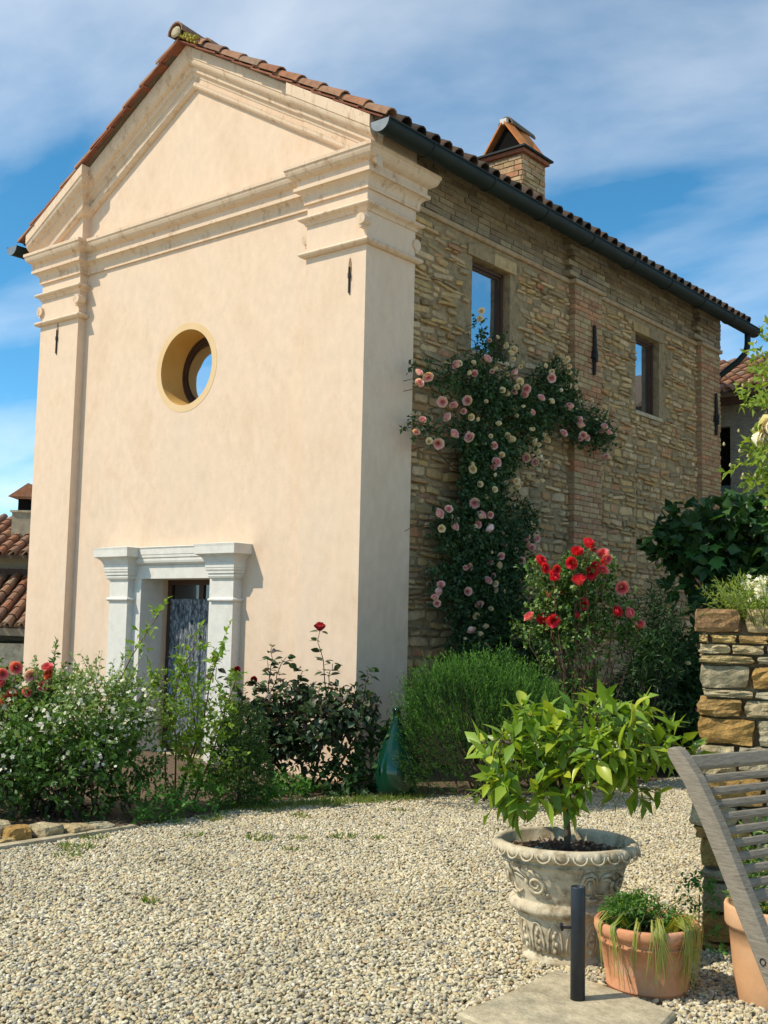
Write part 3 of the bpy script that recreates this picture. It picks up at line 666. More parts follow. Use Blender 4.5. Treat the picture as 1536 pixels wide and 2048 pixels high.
# gutters
def gutter(xg, sg):
    zg, r = 6.615, .118; n_ = 10; V = []; F = []
    ys = [-.27, 9.66]
    for y in ys:
        for rr in (r, r-.006):
            for k in range(n_+1):
                a = math.pi + math.pi*k/n_; V.append((xg + rr*math.cos(a), y, zg + rr*math.sin(a)))
    m = n_+1
    for k in range(n_):
        F += [(k, k+1, 2*m+k+1, 2*m+k), (m+k, 3*m+k, 3*m+k+1, m+k+1)]
    F += [(0, 2*m, 3*m, m), (m-1, 2*m-1, 4*m-1, 3*m-1)]
    g = ob('gutter', V, F, DARKMETAL, house, smooth=True)
    b = MB(); pts = [(xg + r*math.cos(math.pi + math.pi*k/n_), zg + r*math.sin(math.pi + math.pi*k/n_)) for k in range(m)]
    V = [(x, -.275, z) for x, z in pts] + [(x, -.268, z) for x, z in pts]
    b.add(V, [tuple(range(m)), tuple(range(m, 2*m))[::-1]] + [(k, (k+1) % m, (k+1) % m + m, k + m) for k in range(m)]); b.build('end_cap', ZINC, g)
    b = MB(); V2 = [(x, 9.655, z) for x, z in pts] + [(x, 9.662, z) for x, z in pts]
    b.add(V2, [tuple(range(m)), tuple(range(m, 2*m))[::-1]] + [(k, (k+1) % m, (k+1) % m + m, k + m) for k in range(m)]); b.build('end_cap', DARKMETAL, g)
    for y in np.arange(.5, 9.6, 1.15):
        b = MB(); b.tube([(xg + (r+.004)*math.cos(a), y, zg + (r+.004)*math.sin(a)) for a in np.linspace(math.pi, 2*math.pi, 12)], .009, 6); b.build('joint', DARKMETAL, g)
    # rolled front bead
    b = MB(); b.tube([(xg + sg*r, -.27, zg+.004), (xg + sg*r, 9.66, zg+.004)], .011, 8); b.build('bead', DARKMETAL, g)
    return g
gR = gutter(.375, 1); gutter(-Wd-.375, -1)
b = MB(); P = [(.36, 9.40, 6.53), (.36, 9.40, 6.40), (.355, 9.39, 6.28), (.32, 9.37, 6.17), (.22, 9.33, 6.05), (.08, 9.28, 5.93), (-.06, 9.24, 5.82), (-.14, 9.22, 5.70), (-.17, 9.22, 5.5), (-.17, 9.22, .1)]
b.tube(P, .05, 12); b.build('downpipe', DARKMETAL, gR, smooth=True)
# chimney
chx0, chx1, chy0, chy1 = -1.10, -.49, 3.74, 4.32; chz = 7.90
b = MB(); b.box((chx0+.012, chy0+.012, 6.9), (chx1-.012, chy1-.012, chz)); chim = b.build('chimney', MORTAR, house); chim['label'] = 'brick chimney with clay tile cap'
z = 7.0; row = 0
while z < chz - .03:
    h = rng.uniform(.055, .085); h = min(h, chz - z)
    for face in range(4):
        s = -(.1 if row % 2 else 0); L_ = (chx1-chx0) if face % 2 == 0 else (chy1-chy0)
        while s < L_:
            w = rng.uniform(.16, .27); a, c = max(s, 0), min(s+w, L_); s += w
            if c - a < .03: continue
            g = .006; pj = rng.uniform(.0, .012); 
            if face == 0: V = [(chx0+a+g, chy0-pj, z+g), (chx0+c-g, chy0-pj, z+g), (chx0+c-g, chy0-pj, z+h-g), (chx0+a+g, chy0-pj, z+h-g)]; dn = (0, .03, 0)
            elif face == 1: V = [(chx1+pj, chy0+a+g, z+g), (chx1+pj, chy0+c-g, z+g), (chx1+pj, chy0+c-g, z+h-g), (chx1+pj, chy0+a+g, z+h-g)]; dn = (-.03, 0, 0)
            elif face == 2: V = [(chx1-a-g, chy1+pj, z+g), (chx1-c+g, chy1+pj, z+g), (chx1-c+g, chy1+pj, z+h-g), (chx1-a-g, chy1+pj, z+h-g)]; dn = (0, -.03, 0)
            else: V = [(chx0-pj, chy1-a-g, z+g), (chx0-pj, chy1-c+g, z+g), (chx0-pj, chy1-c+g, z+h-g), (chx0-pj, chy1-a-g, z+h-g)]; dn = (.03, 0, 0)
            V += [tuple(np.array(v) + dn) for v in V]
            br = rng.random() < .45
            ob('brick', V, [(0,1,2,3),(0,4,5,1),(1,5,6,2),(2,6,7,3),(3,7,4,0)], BRICK if br else STONE, chim, attr=[rng.random()]*8)
    z += h; row += 1
b = MB(); b.box((chx0-.045, chy0-.045, chz), (chx1+.045, chy1+.045, chz+.05)); b.build('brick_collar', VERGE, chim)
b = MB(); b.box((chx0-.085, chy0-.085, chz+.052), (chx1+.085, chy1+.085, chz+.078)); b.build('cap_slab', DARKMETAL, chim)
chc = (chx0+chx1)/2; apz = chz + .50
for sg in (1, -1):
    b = MB()
    for (ya, yb2) in ((chy0-.03, (chy0+chy1)/2-.01), ((chy0+chy1)/2+.01, chy1+.03)):
        P0 = np.array([chc + sg*.03, 0, apz]); P1 = np.array([chc + sg*.33, 0, chz+.08]); dv = (P1-P0); nv = unit(np.array([-dv[2]*sg, 0, dv[0]*sg])) * 1.0
        nv = np.array([abs(dv[2]), 0, abs(dv[0])*1.0]); nv = unit(nv)*np.array([sg, 1, 1])
        V = []
        for y in np.linspace(ya, yb2, 6):
            u = (y-ya)/(yb2-ya); bow = .03*math.sin(math.pi*u)
            for P in (P0, P1):
                for o_ in (0, -.022): V.append(tuple(P + nv*(bow+o_) + np.array([0, y, 0])))
        F = []
        for k in range(5):
            q = 4*k
            F += [(q, q+4, q+6, q+2), (q+1, q+3, q+7, q+5), (q+2, q+6, q+7, q+3), (q, q+1, q+5, q+4)]
        F += [(0, 2, 3, 1), (20, 21, 23, 22)]
        b.add(V, F)
    b.build('cap_tile', CLAYHOT, chim)
b = MB(); V = [(chc-.27, chy0+.05, chz+.08), (chc+.27, chy0+.05, chz+.08), (chc, chy0+.05, apz-.06)]; V += [(x, chy1-.05, z) for x, y, z in V]; b.add(V, [(0,1,2),(3,5,4),(0,3,4,1),(1,4,5,2),(2,5,3,0)]); b.build('flue_dark', DARK, chim)  # near-black filling paints the shade inside the open cap
V, F = tile_mesh(.62, .10, .12, .02, 9); M = frame((chc, chy1+.08, apz-.03), (0,-1,0), (1,0,0), (0,0,1)); V = [tuple(M @ Vector(v)) for v in V]
ob('ridge_tile', V, F, M_('blackened_tile', [(.09,.075,.06),(.16,.12,.09)], scale=12, rough=.9, bump=.4), chim)
b = MB(); b.box((chc-.05, chy0-.02, apz-.03), (chc+.05, chy0+.04, apz+.045)); b.build('mortar_plug', WHITESTONE, chim)

# ---------------------------------------------------------------- neighbouring houses
def tile_roof_house_right():
    h = thing('house', 'shaded grey stone house with sunlit red clay tile roof behind the downpipe', 'house', (0.6, 12.5, 0))
    yw = 11.0
    op = (-1.35, -.60, 3.4, 5.30)
    b = MB(); x0, x1 = -2.6, 4.2
    for (a, c, lo, hi) in ((x0, op[0], 0, 5.75), (op[1], x1, 0, 5.75), (op[0], op[1], 0, op[2]), (op[0], op[1], op[3], 5.75)): b.box((a, yw, lo-.01), (c, yw+.4, hi))
    b.box((x0, yw+.4, -.01), (x0+.4, 15, 5.75)); b.box((x1-.4, yw+.4, -.01), (x1, 15, 5.75)); b.build('wall', M_('grey_stone_wall', [(.22,.21,.18),(.30,.28,.23),(.18,.17,.15)], scale=6, rough=.95, bump=.9, bscale=9, bdist=.04, mul=.3, mscale=12, stretch=(1,1,2.6)), h)
    b = MB(); b.box((op[0], yw+.16, op[2]), (op[1], yw+.2, op[3])); w = b.build('window', DARK, h)
    b = MB(); b.box((op[0]+.02, yw+.12, op[2]), (op[1]-.02, yw+.15, 4.22)); b.build('shutter', M_('blue_grey_shutter', [(.10,.15,.17),(.13,.18,.20)], scale=5, rough=.7), w)
    rngs = np.random.default_rng(9)
    ey, ez, ry, rz = 10.42, 5.80, 13.0, 6.95
    d = Vector((0, ey-ry, ez-rz)); Lr = d.length; d.normalize()
    b = MB(); V = [(x0-.2, ry, rz), (x1+.2, ry, rz), (x1+.2, ey, ez), (x0-.2, ey, ez)]; V += [(x, y, z-.06) for x, y, z in V]; V += [(x0-.2, 15.6, 5.8), (x1+.2, 15.6, 5.8)]
    b.add(V, [(0,1,2,3),(4,7,6,5),(2,6,7,3),(0,3,7,4),(1,5,6,2),(0,8,9,1)]); rf = b.build('roof', DECK, h)
    nr = 8; st = Lr/nr
    tile_rows(rf, (-2.0, ry, rz+.01), d, (1,0,0), nr, 15, .235, st, rngs, lambda i, j: True)
    b = MB(); b.box((x0, ey+.10, ez-.20), (x1, ey+.22, ez-.07)); b.build('eave_beam', WOODDARK, h)
tile_roof_house_right()

def house_left():
    u = Vector((.7746, .6325, 0)).normalized(); v = Vector((-.6325, .7746, 0)).normalized()
    o = Vector((-10.45, 2.72, 0))
    def W(a, b_, z): p = o + u*a + v*b_; return (p.x, p.y, z)
    h = thing('house', 'low stone house with two red tile roofs and a clay chimney, beyond the plastered corner', 'house', tuple(o + v*2))
    b = MB()
    def bx(a0, a1, b0, b1, z0, z1, mb):
        V = [W(a0,b0,z0),W(a1,b0,z0),W(a1,b1,z0),W(a0,b1,z0),W(a0,b0,z1),W(a1,b0,z1),W(a1,b1,z1),W(a0,b1,z1)]; mb.add(V, BOXF)
    bx(-4, 3, .55, 4.2, 0, 2.75, b); b.build('upper_wall', M_('beige_wall', [(.40,.35,.25),(.46,.41,.30)], scale=3, rough=.95, bump=.4), h)
    rngs = np.random.default_rng(4)
    # lower roof: slopes towards the courtyard with a slanted lower edge
    b = MB(); bx(-4, 3, -1.35, .5, 0, 1.12, b)
    lw = b.build('lower_wall', M_('pale_rubble', [(.40,.37,.28),(.50,.46,.35),(.34,.31,.24)], scale=8, rough=.95, bump=.9, bscale=9, bdist=.04, mul=.25, mscale=14), h)
    def roofdeck(a0, a1, bt, zt, bb, zb0, zb1):
        mb = MB(); V = [W(a0, bt, zt), W(a1, bt, zt), W(a1, bb, zb1), W(a0, bb, zb0)]; V += [(x, y, z-.07) for x, y, z in V]
        mb.add(V, [(0,1,2,3),(4,7,6,5),(2,6,7,3),(0,3,7,4),(1,5,6,2),(0,4,5,1)]); return mb.build('roof', DECK, h)
    r1 = roofdeck(-4, 3, 2.2, 3.50, 0, 2.66, 2.66)
    d = (v*-2.2 + Vector((0,0,-.84))); L1 = d.length; d.normalize()
    q = W(-3.06, 2.2, 3.51); tile_rows(r1, q, d, u, 7, 17, .235, L1/7, rngs, lambda i, j: True)
    r2 = roofdeck(-4, 3, .56, 2.35, -1.45, 1.42, 1.42)
    d = (v*-2.0 + Vector((0,0,-.93))); L2 = d.length; d.normalize()
    q = W(-3.06, .54, 2.36); tile_rows(r2, q, d, u, 7, 17, .235, L2/7, rngs, lambda i, j: True)
    b = MB(); V = [W(-4,-1.5,1.34), W(3,-1.5,1.20), W(3,-1.5,1.34), W(-4,-1.5,1.42)]; V += [W(-4,-1.44,1.34), W(3,-1.44,1.20), W(3,-1.44,1.34), W(-4,-1.44,1.42)]
    b.add(V, BOXF); b.build('fascia_board', WOODGREY, h)
    b = MB(); bx(-4, 3, .30, .54, 2.30, 2.42, b); b.build('roof_flashing', WOODDARK, h)
    b = MB(); bx(-.36, .19, .9, 1.45, 2.75, 3.50, b); ch = b.build('chimney', M_('chimney_stone', [(.42,.37,.27),(.34,.28,.19)], scale=9, rough=.95, bump=.7, bscale=12, mul=.25), h)
    b = MB(); bx(-.39, .22, .87, 1.48, 3.50, 3.54, b); b.build('slab', SLAB, ch)
    b = MB(); bx(-.28, -.10, .97, 1.35, 3.54, 3.76, b); b.build('flue_dark', DARK, ch)
    b = MB(); bx(-.34, .16, .92, 1.42, 3.76, 3.83, b)
    V = [W(-.46,.9,3.80), W(-.09,.9,4.06), W(.28,.9,3.80), W(-.46,1.45,3.80), W(-.09,1.45,4.06), W(.28,1.45,3.80)]; b.add(V, [(0,1,2),(3,5,4),(0,3,4,1),(1,4,5,2),(0,2,5,3)]); b.build('clay_cap', TILE_S, ch)
house_left()

# ---------------------------------------------------------------- dry stone retaining wall
def rock(c, X, Y, Z, size, rng, rnd=.1, jit=.06, m=4):
    """rough-hewn block: subdivided box, rounded a little, with coarse and fine dents"""
    V = []; idx = {}; F = []
    ph = rng.uniform(0, 6.28, (4, 3)); fr = rng.uniform(.8, 2.2, (4, 3))
    X, Y, Z, c = (np.array(v, float) for v in (X, Y, Z, c)); size = np.array(size, float)
    tw = rng.uniform(-.12, .12, 3)
    for i in range(m+1):
        for j in range(m+1):
            for k in range(m+1):
                if 0 < i < m and 0 < j < m and 0 < k < m: continue
                p = np.array([i, j, k], float)*2/m - 1
                e = 5.0; q = p / max(1e-6, (np.sum(np.abs(p)**e))**(1/e)); q = p*(1-rnd*3.2) + q*rnd*3.2
                w = sum(np.sin(fr[a] @ p * 1.6 + ph[a][0]) for a in range(4))/4
                q = q*(1 + jit*.9*w) + rng.uniform(-jit, jit, 3)*.55
                q[0] += tw[0]*q[2]*.5*size[2]/max(size[0], .01); q[2] += tw[1]*q[0]*.6
                idx[(i,j,k)] = len(V); V.append(c + X*q[0]*size[0]/2 + Y*q[1]*size[1]/2 + Z*q[2]*size[2]/2)
    for ax in range(3):
        o_ = [n for n in range(3) if n != ax]
        for sd in (0, m):
            for a in range(m):
                for b in range(m):
                    def key(p, q):
                        l = [0,0,0]; l[ax] = sd; l[o_[0]] = p; l[o_[1]] = q; return idx[tuple(l)]
                    f_ = (key(a,b), key(a+1,b), key(a+1,b+1), key(a,b+1))
                    F.append(f_ if (sd == m) ^ (ax == 1) else f_[::-1])
    return V, F
wo_ = Vector((4.90, -3.03, 0)); wt = Vector((.93, .37, 0)).normalized(); wnrm = Vector((.37, -.93, 0)).normalized()
rwall = thing('stone_wall', 'dry stone garden wall of ochre and grey blocks behind the wooden chair', 'wall', tuple(wo_))
rng = np.random.default_rng(17)
def wstone(s0, s1, z0, z1, tone, thick=.34, out=0.0):
    g = .005; c = wo_ + wt*((s0+s1)/2) + wnrm*(-thick/2 + out); 
    V, F = rock((c.x, c.y, (z0+z1)/2), wt, -wnrm, Vector((0,0,1)), (s1-s0-2*g, thick, z1-z0-2*g), rng, .13 if (z1-z0) > .09 else .09, .095, 5)
    o = ob('stone', V, F, WALLSTONE, rwall, smooth=False, attr=[tone]*len(V))
def pxz(y): return 1.712 - (y-1213)/400
def pxs(x): return (x-1397)/385
courses = [((1213,1266), [(1390,1479,.04),(1486,1580,.34),(1582,1680,.45)]),
 ((1267,1287), [(1398,1419,.18),(1421,1472,.16),(1473,1532,.40),(1533,1600,.2),(1602,1680,.6)]),
 ((1287,1309), [(1398,1460,.30),(1461,1524,.33),(1526,1600,.3),(1602,1680,.5)]),
 ((1309,1328), [(1399,1504,.20),(1508,1570,.66),(1572,1680,.3)]),
 ((1329,1379), [(1400,1496,.55),(1497,1580,.42),(1582,1680,.3)]),
 ((1379,1397), [(1405,1502,.30),(1504,1590,.62),(1592,1680,.2)]),
 ((1397,1436), [(1395,1481,.41),(1482,1570,.32),(1572,1680,.7)]),
 ((1436,1491), [(1396,1505,.42),(1506,1600,.64),(1602,1680,.4)])]
for (ya, yb), st in courses:
    for (xa, xb, tone) in st: wstone(pxs(xa), pxs(xb), pxz(yb), pxz(ya), tone, out=rng.uniform(-.012, .015))
z = pxz(1491) 
while z > .02:
    h = min(rng.choice([.05, .06, .08, .11, .15]), z); s = rng.uniform(-.05, .02)
    while s < .75:
        w = rng.uniform(.14, .36); wstone(s, s+w, z-h, z, rng.choice([.42,.3,.2,.55,.62,.55,.95,.85,.3]), out=rng.uniform(-.015, .035)); s += w
    z -= h
b = MB(); c = wo_ + wt*.39 - wnrm*.19; b.obox((c.x, c.y, .82), wt, wnrm, (0,0,1), (.70, .24, 1.66)); b.build('core', MORTAR, rwall)
# raised terrace behind the wall
tp = [wo_ + wt*.06 - wnrm*.30, wo_ + wt*1.4 - wnrm*.30, Vector((8.2, 1.5, 0)), Vector((6.0, 3.5, 0)), Vector((5.0, .5, 0))]
k = len(tp); V = [(p.x, p.y, -.01) for p in tp] + [(p.x, p.y, 1.60) for p in tp]
o = ob('terrace', V, [tuple(range(k, 2*k))] + [(i, (i+1) % k, (i+1) % k + k, i + k) for i in range(k)], DRYEARTH); props(o, 'raised earth terrace behind the garden wall', 'terrace', None, 'structure')

# stone edging of the bed
edge = thing('stone_edging', 'low edging of rough ochre stones at the corner of the flower bed', 'edging', (.0, -4.05, 0))
rng = np.random.default_rng(31)
for (x, y, w, h, tone) in ((.10,-4.12,.26,.13,.55),(-.02,-3.92,.24,.20,.3),(.16,-3.86,.20,.17,.42),(.20,-3.66,.24,.16,.30),(.24,-3.44,.24,.12,.33),(.27,-3.22,.22,.10,.62),(-.18,-4.22,.24,.16,.5),(-.40,-4.36,.26,.2,.6),(.20,-4.0,.16,.07,.18)):
    a = rng.uniform(-.4, .4); V, F = rock((x, y, h*.3-.015), (math.cos(a), math.sin(a), 0), (-math.sin(a), math.cos(a), 0), (0,0,1), (w*1.05, w*.85, h*.6+.03), rng, .26, .14)
    ob('stone', V, F, WALLSTONE, edge, smooth=False, attr=[tone]*len(V))
kerb = MB(); kerb.add([(.33,-4.25,.0),(.42,-4.2,.0),(.42,-3.0,.0),(.36,-3.0,.0),(.33,-4.25,.035),(.42,-4.2,.035),(.42,-3.0,.035),(.36,-3.0,.035)], BOXF); kerb.build('flat_kerb', SLAB, edge)

# ---------------------------------------------------------------- urn
UC = Vector((4.46, -3.60, 0))
urn = thing('garden_urn', 'large round cast stone urn with relief scrolls and egg moulded rim, on gravel', 'urn', tuple(UC))
prof = [(.16, 0), (.205, 0), (.208, .018), (.206, .034), (.190, .042), (.186, .055), (.196, .06), (.205, .10), (.218, .16), (.228, .215), (.232, .232), (.258, .240), (.272, .255), (.274, .272), (.262, .290), (.246, .297), (.246, .304), (.256, .33), (.278, .40), (.295, .455), (.300, .47), (.306, .474), (.306, .482), (.297, .487), (.300, .497), (.318, .502), (.340, .512), (.352, .528), (.353, .545), (.345, .560), (.335, .566), (.318, .566), (.308, .555), (.302, .50), (.25, .48), (.001, .48)]
b = MB(); b.lathe(prof, (UC.x, UC.y, -.004), 72, cap=False); body = b.build('urn_body', URN, urn, smooth=True)
def bodyr(z):
    zs = [p[1] for p in prof[9:31]]; 
    for i in range(5, 30):
        if prof[i][1] <= z <= prof[i+1][1]: u_ = (z-prof[i][1])/max(1e-6, prof[i+1][1]-prof[i][1]); return prof[i][0]*(1-u_) + prof[i+1][0]*u_
    return .3
def sp(a, z, o_=0.0): r = bodyr(z) + o_; return (UC.x + r*math.cos(a), UC.y + r*math.sin(a), z)
# eggs on the rim
def blob(n=8):
    V, F = lathe([(.001,-1),(.5,-.86),(.9,-.4),(1,.1),(.75,.66),(.35,.93),(.001,1)], (0,0,0), n, False); return V, F
EGG = mesh('egg_ornament', *blob(), URN, smooth=True)
ne = 26
for k in range(ne):
    a = 2*math.pi*(k+.5)/ne; rad = Vector((math.cos(a), math.sin(a), 0)); tan = Vector((-math.sin(a), math.cos(a), 0)); up = (Vector((0,0,1)) - rad*.25).normalized(); r2 = tan.cross(up).normalized()
    p = UC + rad*.3465 + Vector((0,0,.536))
    inst('egg_ornament', EGG, body, frame(p, tan, r2, up, (.024, .013, .021)))
    b = MB(); ring = [p + tan*(.033*math.cos(t)) + up*(.031*math.sin(t)) + rad*(.003 + .004*abs(math.sin(t))) for t in np.linspace(math.pi*.95, math.pi*2.05, 9)]
    b.tube([tuple(q) for q in ring], .0048, 5); b.build('egg_surround', URN, body, smooth=True)
BEAD = mesh('bead', *blob(6), URN, smooth=True)
for k in range(64):
    a = 2*math.pi*k/64; rad = Vector((math.cos(a), math.sin(a), 0)); tan = Vector((-math.sin(a), math.cos(a), 0))
    inst('bead', BEAD, body, frame(UC + rad*.306 + Vector((0,0,.473)), tan, rad, (0,0,1), (.0135, .007, .006)))
# relief: scrolls, ribbons and a mask, repeated round the body
def relief(a0, flip):
    b = MB()
    def T(pts, r): b.tube([sp(a0 + flip*u_, z, o_) for (u_, z, o_) in pts], r, 6)
    T([(.02,.425,.004),(.10,.445,.010),(.20,.447,.012),(.30,.430,.010),(.36,.405,.008)], [.004,.008,.010,.008,.004])
    T([(.02,.42,.004),(.12,.425,.008),(.22,.418,.008),(.30,.40,.006)], [.004,.007,.008,.003])
    spi = []
    for k in range(26):
        t = k/25*math.pi*3.2; rr_ = .062*(1 - k/32); spi.append((.50 + rr_*3.2*math.cos(t+2.6), .385 + rr_*math.sin(t+2.6)*.75, .006 + .006*(k/25)))
    T(spi, np.linspace(.010, .005, 26))
    T([(.36,.455,.006),(.46,.447,.009),(.56,.43,.009),(.64,.40,.008),(.68,.36,.006)], [.005,.008,.009,.008,.004])
    for q in range(5):
        u_ = .42 + .07*q; b.add(*[x for x in lathe([(.001,-.010),(.010,-.005),(.010,.004),(.001,.011)], sp(a0 + flip*u_, .345 + .004*(q % 2), .002), 6)])
    b.build('relief_scroll', URN, body, smooth=True)
    b = MB()
    def T2(pts, r): b.tube([sp(a0 - flip*.16 + flip*u_, z, o_) for (u_, z, o_) in pts], r, 6)
    T2([(-.13,.36,.003),(-.15,.40,.008),(-.10,.445,.010),(0,.455,.012),(.10,.44,.010),(.14,.40,.008)], [.005,.009,.010,.010,.010,.006])
    T2([(-.10,.37,.003),(-.10,.405,.008),(-.05,.432,.010),(.03,.435,.012),(.09,.41,.010)], [.004,.007,.008,.008,.005])
    T2([(-.02,.42,.010),(-.01,.385,.020),(.0,.37,.012)], [.006,.009,.004])
    T2([(-.06,.35,.006),(.0,.342,.012),(.06,.35,.006)], [.004,.007,.004])
    T2([(.0,.335,.008),(.05,.325,.008),(.14,.325,.010),(.24,.34,.006)], [.008,.008,.007,.003])
    T2([(.10,.37,.006),(.16,.345,.010),(.26,.335,.010),(.34,.352,.006)], [.003,.006,.007,.003])
    b.build('relief_mask', URN, body, smooth=True)
for k in range(4): relief(-2.05 + k*math.pi/2, 1); 
for k in range(15):
    a = 2*math.pi*k/15; b = MB()
    loop = [(-.15,.062),(-.16,.10),(-.13,.16),(-.06,.195),(0,.20),(.06,.195),(.13,.16),(.16,.10),(.15,.062)]
    b.tube([sp(a + u_, z, .003) for u_, z in loop], .0055, 5)
    for (u_, z, r_) in ((0,.075,.013),(-.03,.11,.012),(.035,.11,.012),(-.02,.145,.011),(.02,.165,.009)):
        b.add(*lathe([(.001,-1.3*r_),(r_,-.4*r_),(r_*.8,.6*r_),(.001,1.3*r_)], sp(a+u_, z, .002), 6))
    b.build('acanthus_leaf', URN, body, smooth=True)
b = MB(); b.lathe([(.001, .515), (.15, .512), (.29, .498), (.302, .47)], (UC.x, UC.y, 0), 32, cap=False); soil = b.build('soil', SOIL, urn, smooth=True)
rng = np.random.default_rng(8); b = MB()
for k in range(170):
    a, r_ = rng.uniform(0, 6.28), .29*math.sqrt(rng.random()); s_ = rng.uniform(.006, .016)
    X = unit(rng.normal(size=3)); Y = unit(np.cross(X, rng.normal(size=3))); b.obox((UC.x + r_*math.cos(a), UC.y + r_*math.sin(a), .513 - r_*.04 + .003), X, Y, np.cross(X, Y), (s_*2.2, s_*1.3, s_*.6), rng.random())
b.build('bark_chips', BARKMULCH, urn, attr=True, kind='stuff')

# ---------------------------------------------------------------- terracotta pots
def pot(name, label, c, prof, mat, ns=48):
    p = thing(name, label, 'pot', (c[0], c[1], 0)); b = MB(); b.lathe(prof, (c[0], c[1], -.004), ns, cap=False); o = b.build('pot_body', mat, p, smooth=True)
    return p
PC = (4.985, -3.785)
p1 = pot('terracotta_pot', 'wide banded terracotta pot with trailing plant beside the urn', PC, [(.12,0),(.168,0),(.172,.006),(.176,.03),(.181,.033),(.177,.037),(.194,.14),(.206,.215),(.214,.218),(.215,.228),(.209,.231),(.217,.245),(.218,.252),(.228,.258),(.233,.275),(.232,.296),(.225,.305),(.210,.305),(.204,.292),(.20,.25),(.001,.25)], TERRA)
b = MB(); b.lathe([(.001,.268),(.12,.266),(.203,.258)], (*PC, 0), 24, cap=False); b.build('soil', SOIL, p1, smooth=True)
PT = (5.47, -3.53)
p2 = pot('tall_terracotta_pot', 'tall pale terracotta pot with wide rim behind the wooden chair', PT, [(.12,0),(.165,0),(.170,.008),(.178,.10),(.190,.24),(.197,.315),(.210,.318),(.214,.33),(.216,.40),(.212,.41),(.196,.41),(.190,.36),(.001,.36)], TERRA2)
b = MB(); b.lathe([(.001,.372),(.12,.37),(.19,.365)], (*PT, 0), 24, cap=False); b.build('soil', SOIL, p2, smooth=True)

# ---------------------------------------------------------------- slab and pole
b = MB(); pts = [(4.60,-3.925),(4.82,-3.965),(5.05,-4.02),(5.255,-4.075),(5.31,-4.42),(5.33,-4.84),(4.98,-4.78),(4.60,-4.70),(4.615,-4.3)]
k = len(pts); V = [(x, y, -.01) for x, y in pts] + [(x, y, .032) for x, y in pts] + [(4.96 + (x-4.96)*.97, -4.36 + (y+4.36)*.97, .042) for x, y in pts]
b.add(V, [(i, (i+1) % k, (i+1) % k + k, i + k) for i in range(k)] + [(i+k, (i+1) % k + k, (i+1) % k + 2*k, i + 2*k) for i in range(k)] + [tuple(range(2*k, 3*k))])
o = b.build('paving_slab', SLAB); props(o, 'irregular beige sandstone slab carrying the steel pole', 'slab')
pole = thing('steel_pole', 'short dark blue steel tube standing on the stone slab', 'pole', (4.885, -4.225, .04))
b = MB(); b.lathe([(.0, .0), (.031, 0), (.031, .46), (.030, .463), (.026, .463), (.026, .30), (.0, .30)], (4.885, -4.225, .040), 28, cap=False); tb = b.build('tube', POLE, pole, smooth=True)
b = MB(); b.tube([(4.868,-4.245,.335),(4.835,-4.275,.335)], .006, 8); b.tube([(4.838,-4.272,.322),(4.832,-4.277,.338),(4.836,-4.274,.352)], .007, 6); b.build('thumb_screw', IRON, pole)

# ---------------------------------------------------------------- wooden chair
CT = Vector((5.848, -5.28, 1.222)); cd = Vector((.96, -.275, 0)).normalized(); cw = Vector((.275, .96, 0)).normalized(); zz = Vector((0, 0, 1))
chair = thing('garden_chair', 'weathered grey wooden slatted garden chair in front of the stone wall', 'chair', (CT.x + cd.x*.5 + cw.x*.28, CT.y + cd.y*.5 + cw.y*.28, 0))
WID = .58
def back_pt(h, off=0.0): # point along the reclined post, h below the top
    a = .29/.54
    bend = .10*max(0, .16-h)**2/.16**2*.35          # the top curls back a little
    return CT + cd*(a*h - bend + 0) - zz*h + cd*off
recl = (cd*(.29/.54) - zz).normalized(); bn = cw.cross(recl).normalized()
def post(s):
    b = MB(); P = []
    hs_ = [-.012, -.006, .006, .03, .08, .2, .35, .5, .7, .86]
    prof_r = [.013, .020, .0255, .0275, .0285, .030, .030, .030, .030, .030]
    V = []
    for h_, r_ in zip(hs_, prof_r):
        c = back_pt(h_) + cw*s
        e = .010
        for (p, q) in ((-r_, -.026+e), (-r_+e, -.026), (r_-e, -.026), (r_, -.026+e), (r_, .026-e), (r_-e, .026), (-r_+e, .026), (-r_, .026-e)):
            V.append(tuple(c + bn*p + cw*q))
    m = len(hs_); F = [(i*8+k, i*8+(k+1) % 8, (i+1)*8+(k+1) % 8, (i+1)*8+k) for i in range(m-1) for k in range(8)] + [tuple(range(8))[::-1], tuple(range((m-1)*8, m*8))]
    b.add(V, F); o = b.build('back_post', WOODGREY, chair, smooth=False)
    return o
pst = post(0); post(WID)
def bar(name, p, q, X, wd, thk, mat=WOODGREY):
    p, q = Vector(p), Vector(q); L_ = (q-p); ln = L_.length; L_.normalize(); Y = L_.cross(X).normalized(); X2 = Y.cross(L_)
    b = MB(); e = .006; V = []
    for s in (p, q):
        for (u_, v_) in ((-wd/2+e,-thk/2),(wd/2-e,-thk/2),(wd/2,-thk/2+e),(wd/2,thk/2-e),(wd/2-e,thk/2),(-wd/2+e,thk/2),(-wd/2,thk/2-e),(-wd/2,-thk/2+e)): V.append(tuple(s + X2*u_ + Y*v_))
    b.add(V, [(k, (k+1) % 8, (k+1) % 8+8, k+8) for k in range(8)] + [tuple(range(8))[::-1], tuple(range(8, 16))]); return b.build(name, mat, chair)
rs = np.random.default_rng(6)
bar('top_rail', back_pt(.030) + cw*.01, back_pt(.030) + cw*(WID-.01), recl, .045, .024)
for k in range(10):
    h_ = .074 + k*.0345; p = back_pt(h_ + rs.uniform(-.0015, .0015)); bar('slat', p + cw*.015, p + cw*(WID-.015), recl, .0255 if k < 9 else .036, .016)
b = MB(); pp = back_pt(.515) + bn*(-.031); pp2 = back_pt(.515) + bn*.031
